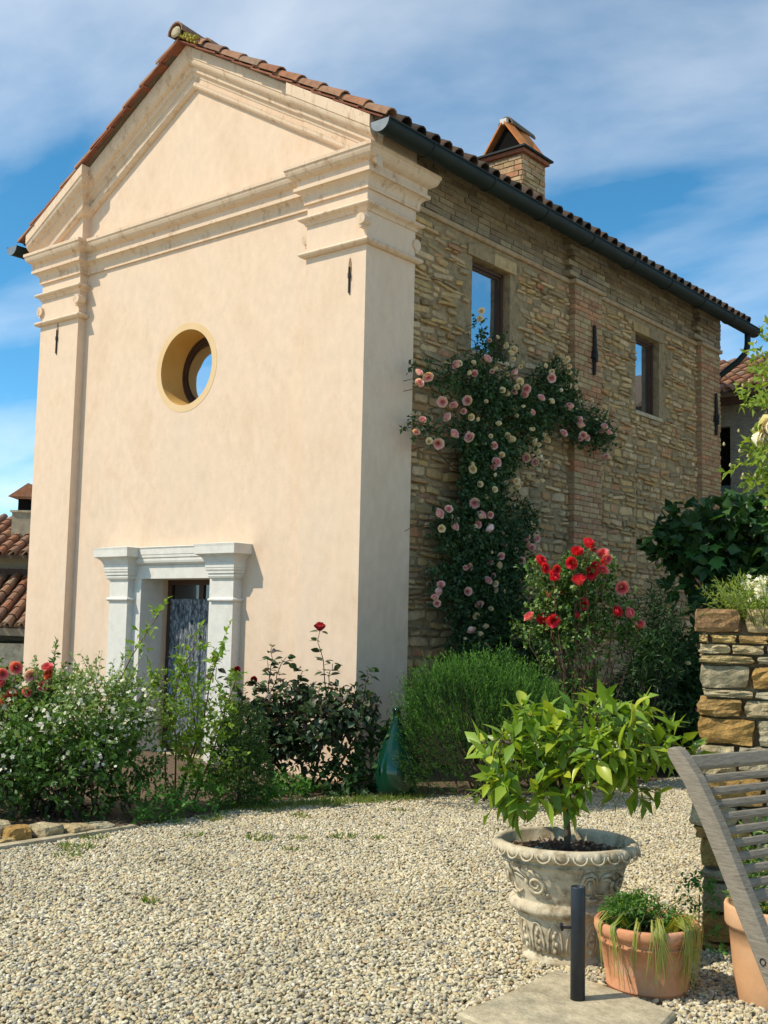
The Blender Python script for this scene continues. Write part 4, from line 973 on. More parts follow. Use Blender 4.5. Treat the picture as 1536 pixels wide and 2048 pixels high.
for sgn_ in (1,):
    c = back_pt(.535) + cw*(-.0262); ringp = [tuple(c + recl*(.009*math.cos(t)) + bn*(.009*math.sin(t)) + cw*(-.001)) for t in np.linspace(0, 6.0, 14)]
    b.tube(ringp, .0018, 5)
b.build('wood_plug', IRON, chair)
seat0 = back_pt(.80); sz = seat0.z
for k in range(8):
    p = Vector((seat0.x, seat0.y, sz - .012*k*.4)) + cd*(.03 + .058*k); bar('seat_slat', p + cw*.02, p + cw*(WID-.02), cd, .046, .02)
for s in (.03, WID-.03):
    p0 = Vector((seat0.x, seat0.y, sz-.035)) + cw*s; bar('seat_rail', p0 - cd*.02, p0 + cd*.50 - zz*.03, zz, .05, .025)
    bar('front_leg', p0 + cd*.44 + zz*.0 , Vector((p0.x, p0.y, -.004)) + cd*.50, cd, .045, .03)
    bar('rear_leg', p0 + cd*.06 + zz*.0, Vector((p0.x, p0.y, -.004)) - cd*.16, cd, .045, .03)

# ---------------------------------------------------------------- demijohn
DC = (.78, -.32)
b = MB(); pf = [(.001,.0),(.15,.0),(.215,.02),(.255,.07),(.272,.15),(.272,.24),(.255,.33),(.215,.43),(.165,.52),(.115,.60),(.078,.66),(.060,.71),(.052,.75),(.049,.80),(.058,.805),(.058,.835),(.040,.838),(.038,.75),(.05,.68)]
pf = [(r_*.72, z_*.97) for r_, z_ in pf]; b.lathe(pf, (DC[0], DC[1], .005), 48, cap=False); o = b.build('demijohn', GREENGLASS, None, smooth=True, base=True)
props(o, 'large dark green glass demijohn standing at the house corner beside the rosemary', 'bottle')

# ---------------------------------------------------------------- plants
def leaf_arrays(P, D, N, L, W, droop=.12, fold=.18, wide=.45):
    P = np.asarray(P, float); n = len(P); D = unit(D); S = unit(np.cross(D, N)); N2 = np.cross(S, D)
    L = np.broadcast_to(L, (n,))[:, None]; W = np.broadcast_to(W, (n,))[:, None]
    base = P; mid = P + D*L*(wide+.05); l = P + D*L*wide + S*W*.5 + N2*W*fold; r = P + D*L*wide - S*W*.5 + N2*W*fold; tip = P + D*L - N2*L*droop
    V = np.stack([base, l, mid, r, tip], 1).reshape(-1, 3)
    k = (np.arange(n)*5)[:, None, None]
    F = (np.array([[0,2,1],[0,3,2],[1,2,4],[2,3,4]])[None] + k).reshape(-1, 3)
    return V, F
class Plant:
    def __init__(s, name, label, cat, base, group=None, seed=0):
        s.root = thing(name, label, cat, base, group); s.base = np.array(base, float); s.rng = np.random.default_rng(seed)
        s.LV = []; s.LF = []; s.LA = []; s.n = 0; s.st = MB()
    def leaves(s, P, D, N, L, W, tone=None, **k):
        V, F = leaf_arrays(P, D, N, L, W, **k); n = len(P)
        s.LV.append(V); s.LF.append(F + s.n); s.n += len(V)
        a = s.rng.random(n) if tone is None else np.clip(tone, 0, 1); s.LA.append(np.repeat(a, 5))
    def stem(s, path, r, n=5): s.st.tube(path, r, n)
    def twigs(s, P, D, tl, nl, L, W, spread=.9, tone=None, up=.5, **k):
        """leaves set along little twigs that start at P and grow along D"""
        n = len(P); g = s.rng
        tl = np.broadcast_to(tl, (n,)); u_ = (np.arange(nl)[None, :] + g.random((n, nl))*.6)/nl
        Q = P[:, None] + D[:, None]*(tl[:, None]*u_)[..., None]
        rd = unit(g.normal(size=(n, nl, 3))); dd = unit(D[:, None]*(1-spread*.5) + rd*spread)
        nn = unit(np.array([0, 0, 1.])*up + g.normal(size=(n, nl, 3))*.45 + D[:, None]*.2)
        Ls = L*g.uniform(.65, 1.25, n*nl); Ws = W*g.uniform(.7, 1.2, n*nl)
        tn = None if tone is None else np.repeat(tone, nl) + g.normal(size=n*nl)*.12
        s.leaves(Q.reshape(-1, 3), dd.reshape(-1, 3), nn.reshape(-1, 3), Ls, Ws, tn, **k)
    def finish(s, lm, sm=None, lname='foliage', sname='stem', smooth=False):
        if s.n:
            o = ob(lname, np.concatenate(s.LV), np.concatenate(s.LF), lm, s.root, smooth=smooth, attr=np.concatenate(s.LA), kind='stuff')
        if s.st.V: s.st.build(sname, sm or BARK, s.root, smooth=True)
        return s.root
def lobe_points(rng, lobes, n, shell=.5, up=.4, jit=.35):
    w = np.array([l[2] for l in lobes], float); ix = rng.choice(len(lobes), n, p=w/w.sum())
    c = np.array([l[0] for l in lobes], float)[ix]; r = np.array([l[1] for l in lobes], float)[ix]
    u_ = unit(rng.normal(size=(n, 3))); rad = shell + (1-shell)*rng.random(n)**.7
    P = c + u_*r*rad[:, None]; P[:, 2] = np.maximum(P[:, 2], .03)
    D = unit(u_ + np.array([0, 0, up]) + rng.normal(size=(n, 3))*jit)
    return P, D
def arch(p0, p1, lift=.2, k=7, rng=None, wob=.02):
    p0, p1 = np.array(p0, float), np.array(p1, float); out = []
    for i in range(k):
        u_ = i/(k-1); q = p0*(1-u_) + p1*u_; q = q + np.array([0, 0, lift*math.sin(math.pi*u_)])
        if rng is not None and 0 < i < k-1: q = q + rng.normal(size=3)*wob
        out.append(q)
    return out
# flowers
def rose_mesh(name, mat, seed, open_=1.0):
    rng = np.random.default_rng(seed); V = []; F = []; A = []
    for (np_, r0, r1, h0, h1, sp_, tone) in ((6, .30, 1.0, -.45, .50, 1.25, .05), (6, .25, .84, -.35, .70, 1.35, .28), (5, .2, .60, -.2, .78, 1.4, .55), (5, .12, .38, -.1, .80, 1.5, .8), (3, .06, .18, 0, .80, 1.9, .95)):
        ph = rng.uniform(0, 6.28)
        for k in range(np_):
            a0 = ph + 2*math.pi*k/np_ + rng.uniform(-.12, .12); b0 = len(V); rj = rng.uniform(.9, 1.1)
            for i in range(3):
                for j in range(3):
                    u_ = (i-1)*.5*sp_*(2*math.pi/np_)*(.55 if j == 0 else 1); v = j/2
                    r_ = (r0 + (r1-r0)*(v**.75))*rj*(1 if i == 1 else .93); z = h0 + (h1-h0)*v - (.16*open_ if (j == 2 and r1 > .6) else 0) + (.05 if i == 1 and j == 2 else 0)
                    V.append((r_*math.cos(a0+u_), r_*math.sin(a0+u_), z)); A.append(tone + rng.uniform(-.06, .06) - .1*(v > .7))
            F += [(b0+i*3+j, b0+(i+1)*3+j, b0+(i+1)*3+j+1, b0+i*3+j+1) for i in range(2) for j in range(2)]
    return mesh(name, V, F, mat, smooth=True, attr=np.clip(A, 0, 1))
PINK = M_('pink_petals', [(.86,.69,.68),(.84,.58,.60),(.80,.44,.51),(.72,.31,.41)], src='attr', rough=.6, spec=.2, trans=.25)
PALE = M_('cream_petals', [(.86,.80,.66),(.84,.74,.60),(.80,.62,.50)], src='attr', rough=.6, spec=.2, trans=.25)
RED = M_('red_petals', [(.78,.07,.10),(.72,.035,.06),(.55,.018,.03)], src='attr', rough=.55, spec=.25, trans=.2)
HOTPINK = M_('coral_petals', [(.80,.34,.34),(.78,.18,.22),(.66,.08,.12)], src='attr', rough=.55, spec=.25, trans=.2)
ORANGE = M_('orange_petals', [(.66,.24,.12),(.62,.14,.07),(.5,.10,.06)], src='attr', rough=.55, spec=.25, trans=.2)
DARKRED = M_('dark_red_petals', [(.30,.006,.012),(.22,.004,.010),(.13,.003,.008)], src='attr', rough=.5, spec=.3, trans=.1)
WHITE = M_('white_petals', [(.82,.80,.70),(.78,.74,.60),(.70,.60,.30)], src='attr', rough=.6, spec=.2, trans=.25)
FL = {k: [rose_mesh('rose_bloom', m, i*7+j, 1.0 + .5*(j == 1)) for j in range(3)] for i, (k, m) in enumerate(dict(p=PINK, w=PALE, r=RED, k=HOTPINK, o=ORANGE, d=DARKRED, W=WHITE).items())}
def bloom(root, kind, p, size, rng, face=(.6, -.7, .35), name='bloom'):
    z = Vector(unit(np.array(face) + rng.normal(size=3)*.55)); x = z.orthogonal().normalized(); x = Matrix.Rotation(rng.uniform(0, 6.28), 3, z) @ x; y = z.cross(x)
    return inst(name, FL[kind][rng.integers(3)], root, frame(p, x, y, z, (size, size, size*rng.uniform(.75, 1.05))))
def little_flowers(pl, P, size, mat, rng, face=(.4, -.6, .7), name='blossoms'):
    """clusters of small five-petalled flowers, too small to tell apart: one part"""
    n = len(P); V = []; F = []; A = []; k0 = 0
    for p in P:
        z = unit(np.array(face) + rng.normal(size=3)*.5); x = unit(np.cross(z, rng.normal(size=3))); y = np.cross(z, x); s_ = size*rng.uniform(.7, 1.25)
        for k in range(5):
            a = k*1.2566 + .1; d = x*math.cos(a) + y*math.sin(a); t_ = -x*math.sin(a) + y*math.cos(a)
            V += [p, p + s_*(.6*d + .38*t_) + z*s_*.12, p + s_*d + z*s_*.05, p + s_*(.6*d - .38*t_) + z*s_*.12]; A += [.9, .1, .0, .1]
            F.append((k0, k0+1, k0+2, k0+3)); k0 += 4
    ob(name, V, np.array(F), mat, pl.root, attr=A, kind='stuff')

# leaf materials
L_CITRUS = LEAF('citrus_leaf', [(.18,.30,.018),(.30,.40,.025),(.11,.22,.015),(.42,.46,.04),(.24,.34,.02)], trans=.28, rough=.36, spec=.5, src='obj')
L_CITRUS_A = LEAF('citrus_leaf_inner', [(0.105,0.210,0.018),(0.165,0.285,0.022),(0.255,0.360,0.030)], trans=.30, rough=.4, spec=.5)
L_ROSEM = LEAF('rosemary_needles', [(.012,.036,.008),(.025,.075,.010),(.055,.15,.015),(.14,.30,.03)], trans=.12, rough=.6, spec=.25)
L_CLIMB = LEAF('climbing_rose_leaf', [(0.022,0.056,0.025),(0.037,0.088,0.033),(0.056,0.112,0.037),(0.088,0.150,0.050)], trans=.25)
L_DARKROSE = LEAF('dark_rose_leaf', [(0.026,0.058,0.029),(0.046,0.091,0.039),(0.065,0.117,0.046),(0.091,0.052,0.046)], trans=.2, rough=.42, spec=.45)
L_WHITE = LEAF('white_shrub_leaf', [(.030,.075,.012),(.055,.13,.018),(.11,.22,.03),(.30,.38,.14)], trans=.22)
L_CANE = LEAF('young_cane_leaf', [(0.140,0.266,0.028),(0.210,0.350,0.035),(0.280,0.406,0.056),(0.098,0.196,0.028)], trans=.35)
L_BOX = LEAF('box_leaf', [(0.026,0.072,0.016),(0.046,0.111,0.019),(0.078,0.156,0.026),(0.117,0.208,0.039)], trans=.2, rough=.45, spec=.4)
L_SHADE = LEAF('shade_leaf', [(.016,.050,.016),(.032,.085,.022),(.055,.125,.03)], trans=.25)
L_FIG = LEAF('fig_leaf', [(.04,.13,.03),(.06,.18,.035),(.09,.24,.045),(.14,.32,.06)], trans=.3, rough=.6, src='obj')
L_RIGHT = LEAF('yellow_green_leaf', [(0.135,0.230,0.027),(0.216,0.311,0.034),(0.297,0.378,0.054),(0.095,0.176,0.027)], trans=.35)
L_LOW = LEAF('low_plant_leaf', [(0.042,0.140,0.021),(0.070,0.210,0.028),(0.112,0.266,0.042)], trans=.3)
L_GRASS = LEAF('grass_blade', [(0.078,0.156,0.019),(0.130,0.221,0.026),(0.208,0.260,0.052),(0.260,0.260,0.078)], trans=.3)
L_TRAIL = LEAF('trailing_blade', [(0.224,0.266,0.042),(0.308,0.322,0.056),(0.140,0.196,0.042),(0.392,0.350,0.112)], trans=.25)
Z3 = np.array([0, 0, 1.])

# --- citrus tree in the urn
def citrus():
    c0 = np.array([UC.x, UC.y, .50]); pl = Plant('citrus_tree', 'small citrus tree with glossy yellow green leaves growing in the stone urn', 'tree', tuple(c0), seed=3); g = pl.rng
    tr = MB(); tr.tube([c0 + (0,0,-.02), c0 + (.012,.004,.08), c0 + (.006,-.003,.18), c0 + (0,0,.28)], [.020,.017,.016,.015], 8); trunk = tr.build('trunk', BARK, pl.root, smooth=True)
    fork = c0 + (0, 0, .25); tips = []
    Rr = np.array([.7744, .6323, 0]); Bk = np.array([-.634, .773, 0])
    # crown lobes in the plane of view: right, back, up
    lob = [((-.25,0,.44),(.17,.20,.12),1.0),((-.12,.05,.56),(.18,.22,.11),1.2),((.14,0,.62),(.20,.22,.11),1.4),((.33,.05,.63),(.14,.18,.11),.9),((.40,0,.50),(.16,.2,.13),1.1),((.10,-.05,.47),(.25,.24,.13),1.4),((-.20,-.12,.34),(.20,.18,.10),1.0),((-.31,-.05,.53),(.07,.12,.06),.4),((-.31,-.05,.31),(.10,.12,.09),.6),((.02,-.1,.36),(.16,.15,.08),.5),((.24,.0,.36),(.20,.16,.10),.6),((.52,0,.52),(.08,.1,.08),.3)]
    L3 = [(c0 + Rr*a + Bk*b_ + Z3*z, (rx, ry, rz), w) for ((a, b_, z), (rx, ry, rz), w) in lob]
    for c, r, w in L3:
        pth = arch(fork, c, .03, 7, g, .012); pl.stem(pth, np.linspace(.010, .004, 7)); tips.append(c)
    # shared leaf shapes: curved blades with a keel
    LM = []
    for v in range(4):
        V = []; F = []; curl = .10 + .10*v; m = 6; wv = [.06, .36, .5, .46, .28, .02]
        for i in range(m):
            x = i/(m-1); zc_ = -curl*x*x
            for s in (-1, 0, 1): V.append((x, s*wv[i]*.42, zc_ + abs(s)*(.05 + .03*v)*wv[i]*2))
        for i in range(m-1):
            for j in (0, 1): F.append((i*3+j, (i+1)*3+j, (i+1)*3+j+1, i*3+j+1))
        LM.append(mesh('leaf', V, F, L_CITRUS, smooth=True))
    P, D = lobe_points(g, L3, 135, .35, .05, .35)
    cnt = 0
    for p, d in zip(P, D):
        src = min(L3, key=lambda l: np.linalg.norm(l[0]-p))[0]; pl.stem([src, (src+p)/2 + g.normal(size=3)*.01, p + d*.05], [.004, .003, .002], 4)
        ph = g.uniform(0, 6.28); x = unit(np.cross(d, g.normal(size=3))); y = np.cross(d, x)
        for k in range(g.integers(4, 7)):
            a = ph + k*2.4; out = unit(x*math.cos(a) + y*math.sin(a)); ld = unit(out*.9 + d*(.25 + .12*k) + Z3*g.uniform(-.45, .25)); q = p + d*(.012 + .012*k)
            nn = unit(Z3*.9 + d*.3 + g.normal(size=3)*.3); s = np.cross(ld, nn); s = unit(s); n2 = np.cross(s, ld); Ls = g.uniform(.08, .145)*(.75 if k > 4 else 1)
            if cnt < 300:
                inst('leaf', LM[g.integers(4)], pl.root, frame(q, ld, -s, n2, (Ls, Ls*g.uniform(.8, 1.05), Ls))); cnt += 1
            else:
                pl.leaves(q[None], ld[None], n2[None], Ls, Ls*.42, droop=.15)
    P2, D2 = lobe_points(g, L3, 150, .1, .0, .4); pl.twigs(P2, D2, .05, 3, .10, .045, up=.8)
    fl = P[g.choice(len(P), 46)] + D[g.choice(len(P), 46)]*.02; V = []; F = []; b = MB()
    for p in fl:
        for q in range(4): b.add(*lathe([(.001,-.006),(.005,-.003),(.005,.004),(.001,.008)], p + g.normal(size=3)*.014 + Z3*.01, 5))
    b.build('flower_buds', M_('bud_cream', [(.62,.58,.32),(.70,.68,.50)], scale=30, rough=.6), pl.root, kind='stuff')
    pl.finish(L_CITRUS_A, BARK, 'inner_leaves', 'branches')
citrus()

# --- rosemary mound
def rosemary():
    c = np.array([1.48, .235, 0]); pl = Plant('rosemary_bush', 'dense rounded rosemary bush with upright needles beside the demijohn', 'bush', tuple(c), seed=5); g = pl.rng
    u_ = np.array([.774, .632, 0]); v = np.array([-.632, .774, 0])
    n = 2300
    a = g.uniform(-1, 1, n); b_ = g.uniform(-1, 1, n); ok = (a**2 + b_**2) < 1; a, b_ = a[ok], b_[ok]; n = len(a); rr_ = np.sqrt(a*a + b_*b_)
    top = (1.26 - .30*np.maximum(0, a)**2 - .06*a)*(1 - .40*rr_**4) + g.normal(size=n)*.045 + .07*np.sin(a*7+1)*np.cos(b_*6) + .05*np.sin(a*13+b_*9) + (g.random(n) < .05)*g.uniform(.05, .14, n)
    Bp = c + u_*(a*.80)[:, None] + v*(b_*.66)[:, None]
    nl = 34; hgt = g.uniform(.22, .42, n)
    lean = unit(np.stack([u_[0]*a + v[0]*b_, u_[1]*a + v[1]*b_, np.zeros(n)], 1)*(.25 + .35*rr_)[:, None] + Z3 + g.normal(size=(n, 3))*.10)
    P0 = Bp + Z3*(top - hgt)[:, None]
    t = (np.arange(nl)[None] + g.random((n, nl)))/nl
    Q = P0[:, None] + lean[:, None]*(hgt[:, None]*t)[..., None]; rd = unit(g.normal(size=(n, nl, 3))); dd = unit(rd*.55 + lean[:, None]*.75)
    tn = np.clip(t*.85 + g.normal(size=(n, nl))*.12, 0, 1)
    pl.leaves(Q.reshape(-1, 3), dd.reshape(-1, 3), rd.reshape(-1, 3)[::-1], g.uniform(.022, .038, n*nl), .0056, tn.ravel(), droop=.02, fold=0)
    # sides down to the ground
    m = 1300; ph = g.uniform(0, 6.28, m); zz_ = g.uniform(.04, .78, m); rad = np.sqrt(np.clip(1 - (zz_/1.25)**2.2, 0, 1))*g.uniform(.85, 1.0, m)
    P0 = c + u_*(np.cos(ph)*rad*.82)[:, None] + v*(np.sin(ph)*rad*.68)[:, None] + Z3*zz_[:, None]
    out = unit(u_*np.cos(ph)[:, None] + v*np.sin(ph)[:, None] + Z3*.9 + g.normal(size=(m, 3))*.2); hg = g.uniform(.14, .26, m)
    t = (np.arange(26)[None] + g.random((m, 26)))/26; Q = P0[:, None] + out[:, None]*(hg[:, None]*t)[..., None]; rd = unit(g.normal(size=(m, 26, 3))); dd = unit(rd*.6 + out[:, None]*.7)
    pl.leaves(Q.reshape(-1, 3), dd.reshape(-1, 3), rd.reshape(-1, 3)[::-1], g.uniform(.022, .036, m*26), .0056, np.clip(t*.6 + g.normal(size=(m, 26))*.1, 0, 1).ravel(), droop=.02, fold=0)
    for k in range(40):
        i = g.integers(n); pl.stem(arch(c + g.normal(size=3)*(.12,.12,0), Bp[i] + Z3*(top[i]-hgt[i]), .0, 5, g, .02), np.linspace(.012, .004, 5))
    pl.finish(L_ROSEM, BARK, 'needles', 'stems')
rosemary()

# --- climbing rose on the side wall
CLIMB = "0.49,4.16,p 0.65,4.16,p 0.56,4.07,p 1.04,3.96,p 1.42,4.03,p 0.62,3.69,p 1.07,3.79,p 1.12,3.61,p 0.91,3.49,p 0.81,3.50,w 1.46,3.63,p 1.29,4.41,p 1.47,4.46,w 1.43,4.34,w 1.63,4.38,p 1.80,4.57,p 1.92,4.48,w 1.67,5.01,w 2.08,4.89,w 2.22,4.81,w 2.31,4.74,w 2.39,4.69,w 2.25,4.59,w 2.50,4.62,w 2.40,4.53,p 2.42,4.30,p 2.60,4.37,p 2.60,4.30,p 2.36,4.34,w 1.82,4.09,w 2.08,4.26,w 2.51,4.14,w 2.49,4.04,w 2.75,4.11,p 2.91,4.31,p 3.16,4.31,w 3.14,4.60,p 3.22,4.69,w 3.58,4.92,w 3.62,4.84,w 3.81,4.60,w 3.56,4.30,p 3.85,4.21,p 4.23,4.51,w 3.98,4.14,p 3.91,4.00,p 4.12,4.00,p 4.45,4.19,p 4.58,4.13,p 4.53,3.81,p 3.44,3.96,p 3.10,3.90,w 2.27,3.77,w 1.58,3.85,w 2.71,3.90,w 2.81,3.93,w 2.85,3.80,w 2.96,3.76,w 2.93,3.66,w 2.88,3.60,w 2.73,3.57,p 1.91,3.60,p 2.07,3.51,w 1.99,3.42,p 1.99,3.36,p 1.61,3.36,w 1.91,3.10,w 1.67,2.93,p 1.11,2.81,p 0.99,2.75,p 1.21,2.74,w 1.29,2.64,p 1.01,2.60,w 1.72,2.79,p 1.74,2.70,p 1.89,2.65,p 1.82,2.81,p 2.26,2.50,p 2.07,2.37,p 1.57,2.22,p 2.14,2.27,w 1.87,2.08,p 2.06,2.06,w 1.48,1.95,p 1.76,1.83,p 1.00,1.94,p 0.84,1.86,p 2.21,1.98,w 1.69,1.70,w 1.49,1.55,p 1.68,1.49,w 1.77,1.59,w 2.02,1.55,w 1.86,1.38,w 2.44,1.44,w 2.72,2.62,p 2.85,2.62,p 2.75,2.53,p 2.78,2.44,w 3.04,2.50,w 3.04,2.41,w 2.52,2.47,w 2.53,2.34,p 2.44,3.26,w 2.69,3.35,w 2.87,3.31,w 1.75,3.15,w 1.86,3.70,w 2.02,3.86,w"
LOBES = [(1.83,2.55,0.68,0.46,1.0),(1.67,2.03,0.75,0.40,1.0),(2.04,1.61,0.69,0.33,1.0),(1.31,2.63,0.34,0.22,0.8),(2.69,2.85,0.40,0.30,0.5),(1.91,3.25,0.37,0.26,0.8),(1.90,3.66,0.60,0.29,0.9),(2.17,4.23,0.67,0.29,1.0),(2.77,4.06,0.67,0.30,1.0),(3.46,4.42,0.67,0.32,0.9),(4.21,4.22,0.66,0.27,0.9),(4.64,4.11,0.44,0.18,0.6),(1.01,4.23,0.50,0.11,0.7),(0.86,3.63,0.44,0.10,0.6),(1.61,4.37,0.40,0.18,0.8),(1.97,4.70,0.19,0.24,0.5),(1.83,4.88,0.12,0.21,0.2),(2.40,4.79,0.15,0.25,0.4),(3.57,4.76,0.39,0.17,0.6),(2.28,3.63,0.72,0.19,0.8)]
def climbing():
    pl = Plant('climbing_rose', 'climbing rose with pink and cream blooms trained up the stone side wall', 'rose', (.15, 2.0, 0), seed=7); g = pl.rng
    lob = [((.16, y, z), (.17 if w > .55 else .09, ry, rz), w*ry*rz) for (y, z, ry, rz, w) in LOBES]
    lob += [((.17, 1.92, 3.05), (.16, .42, .40), .35), ((.17, 2.0, 3.45), (.16, .5, .3), .3), ((.24, 1.9, 1.25), (.22, .7, .35), .35), ((.24, 2.7, 1.2), (.22, .6, .4), .3), ((.2, 2.4, 2.4), (.17, .5, .5), .3), ((.2, 2.3, 1.8), (.2, .6, .4), .3)]
    P, D = lobe_points(g, lob, 7000, .12, .15, .6); P[:, 0] = np.maximum(P[:, 0], .0); D[:, 0] = np.abs(D[:, 0])*.8 + .1
    pl.twigs(P, D, .11, 6, .054, .036, spread=1.1)
    base = np.array([.05, 2.0, 0]); nodes = [np.array([.02, y, z]) for (y, z, *_r) in LOBES]
    trunk = [base, (.04, 2.05, .6), (.03, 1.95, 1.4), (.03, 1.9, 2.3), (.03, 1.95, 3.2), (.03, 2.1, 3.9), (.03, 2.1, 4.5)]
    trunk = [np.array(t, float) for t in trunk]
    tk = MB(); tk.tube(trunk, np.linspace(.03, .012, 7), 7); tk.build('trunk', BARK, pl.root, smooth=True)
    for q in nodes:
        s = min(trunk, key=lambda t_: np.linalg.norm(t_ - q) + (5 if t_[2] > q[2] else 0)); pl.stem(arch(s, q, .05, 6, g, .03), np.linspace(.011, .004, 6)); 
        pl.stem(arch(q, q + g.normal(size=3)*(.02, .3, .2), .05, 5, g, .02), np.linspace(.005, .002, 5))
    fr = np.random.default_rng(12)
    for t_ in CLIMB.split():
        y, z, k = t_.split(','); size = fr.uniform(.044, .066) if k == 'p' else fr.uniform(.026, .048); q = np.array([.33 + fr.uniform(-.05, .06), float(y)*1.0 - .06, float(z) + .0])
        bloom(pl.root, k, tuple(q), size, fr, (.75, -.75, .15)); pl.stem([q - (.2, 0, .06), q - (.08, 0, .05), q - (.01, -.01, .02)], [.004, .003, .003], 4)
    for t_ in CLIMB.split():
        y, z, k = t_.split(',')
        if fr.random() < .42: bloom(pl.root, k, (.30 + fr.uniform(-.05, .05), float(y) + fr.uniform(-.2, .2), float(z) + fr.uniform(-.14, .14)), fr.uniform(.030, .056), fr, (.7, -.7, .2))
    for k in range(46):      # half-open buds and spent blooms between the full ones
        i = fr.integers(len(P)); q = P[i] + np.array([.10, 0, .02])
        if q[2] > 1.3: bloom(pl.root, fr.choice(['w', 'p', 'w']), tuple(q), fr.uniform(.016, .034), fr, (.6, -.6, .4), 'bud')
    pl.finish(L_CLIMB, BARK, 'foliage', 'canes')
climbing()

# --- red standard rose
REDR = "1.83,1.31,2.37,r 1.72,1.29,2.29,r 1.83,1.61,2.29,k 1.38,1.16,2.20,r 1.55,1.14,2.06,r 1.78,1.45,2.10,r 1.87,1.53,2.12,k 1.69,1.25,2.19,r 1.48,1.34,1.93,o 1.74,1.30,2.01,r 2.02,1.65,1.96,k 1.70,1.45,1.79,r 1.96,1.64,1.72,r 2.03,1.76,1.71,k 1.25,1.19,1.65,k 1.32,1.34,1.62,r 1.50,1.22,1.62,r 2.10,1.86,1.59,k 1.41,1.27,1.86,o"
def red_rose():
    c = np.array([1.70, 1.50, 0]); pl = Plant('rose_bush', 'rose bush with scarlet and coral blooms in front of the climbing rose', 'rose', tuple(c), seed=9); g = pl.rng
    fl = [(np.array([float(v) for v in t.split(',')[:3]]), t.split(',')[3]) for t in REDR.split()]
    lob = [(f - np.array([0, 0, .10]), (.16, .16, .14), 1.0) for f, _k in fl] + [((1.62,1.42,1.85),(.36,.36,.28),5.0),((1.6,1.4,1.6),(.40,.40,.22),5.0),((1.65,1.45,1.25),(.4,.4,.3),4.0)]
    P, D = lobe_points(g, lob, 1500, .2, .35, .5); pl.twigs(P, D, .09, 6, .046, .031)
    fl = [(f + np.array([.11, -.14, .03]), k) for f, k in fl]
    for f, _k in fl: pl.stem(arch(c, f - (0, 0, .02), .0, 8, g, .03), np.linspace(.013, .003, 8))
    for f, k in fl: bloom(pl.root, k, tuple(f), g.uniform(.060, .084), g, (.5, -.7, .5))
    for k in range(9):
        i = g.integers(len(fl)); q = fl[i][0] + g.normal(size=3)*(.10, .10, .08); bloom(pl.root, fl[i][1], tuple(q), g.uniform(.04, .06), g, (.5, -.7, .5))
    pl.finish(L_WHITE, REDSTEM, 'foliage', 'stems')
red_rose()

# --- white flowering shrub (front left)
def white_shrub():
    c = np.array([-.55, -3.0, 0]); pl = Plant('white_rose_shrub', 'broad shrub covered in small white blossoms at the bed corner', 'shrub', tuple(c), seed=13); g = pl.rng
    lob = [((-.55,-3.0,.72),(.55,.5,.40),2.2),((-.28,-2.82,.80),(.40,.40,.30),1.6),((-.95,-3.35,.46),(.45,.42,.36),1.6),((-.20,-3.1,.42),(.45,.45,.36),2.0),((-.60,-3.55,.35),(.45,.35,.32),1.5),((-.1,-2.75,.45),(.3,.35,.36),1.0),((-1.2,-3.6,.4),(.4,.4,.34),1.0)]
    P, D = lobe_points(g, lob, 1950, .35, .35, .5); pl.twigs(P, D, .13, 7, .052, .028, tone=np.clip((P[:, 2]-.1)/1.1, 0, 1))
    P3, D3 = lobe_points(g, lob, 300, .95, .8, .4); P3, D3 = P3[P3[:, 2] > .55][:110], D3[P3[:, 2] > .55][:110]; pl.twigs(P3, D3, .26, 12, .045, .024, spread=.8, tone=np.full(len(P3), .9))
    for p3, d3 in zip(P3, D3): pl.stem([p3 - d3*.1, p3 + d3*.25], [.003, .0015], 4)
    for k in range(60):
        i = g.integers(len(P)); pl.stem(arch(c + g.normal(size=3)*(.2,.2,0), P[i], .05, 6, g, .03), np.linspace(.009, .003, 6))
    Q, DQ = lobe_points(g, lob, 900, .95, .5, .2); Q = Q[(Q[:, 2] > .35) & ((Q[:, 2] > .6) | (g.random(len(Q)) < .4))][:210]
    cl = np.repeat(Q, 4, 0) + g.normal(size=(len(Q)*4, 3))*.035
    little_flowers(pl, cl, .019, WHITE, g)
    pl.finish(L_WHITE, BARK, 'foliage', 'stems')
white_shrub()

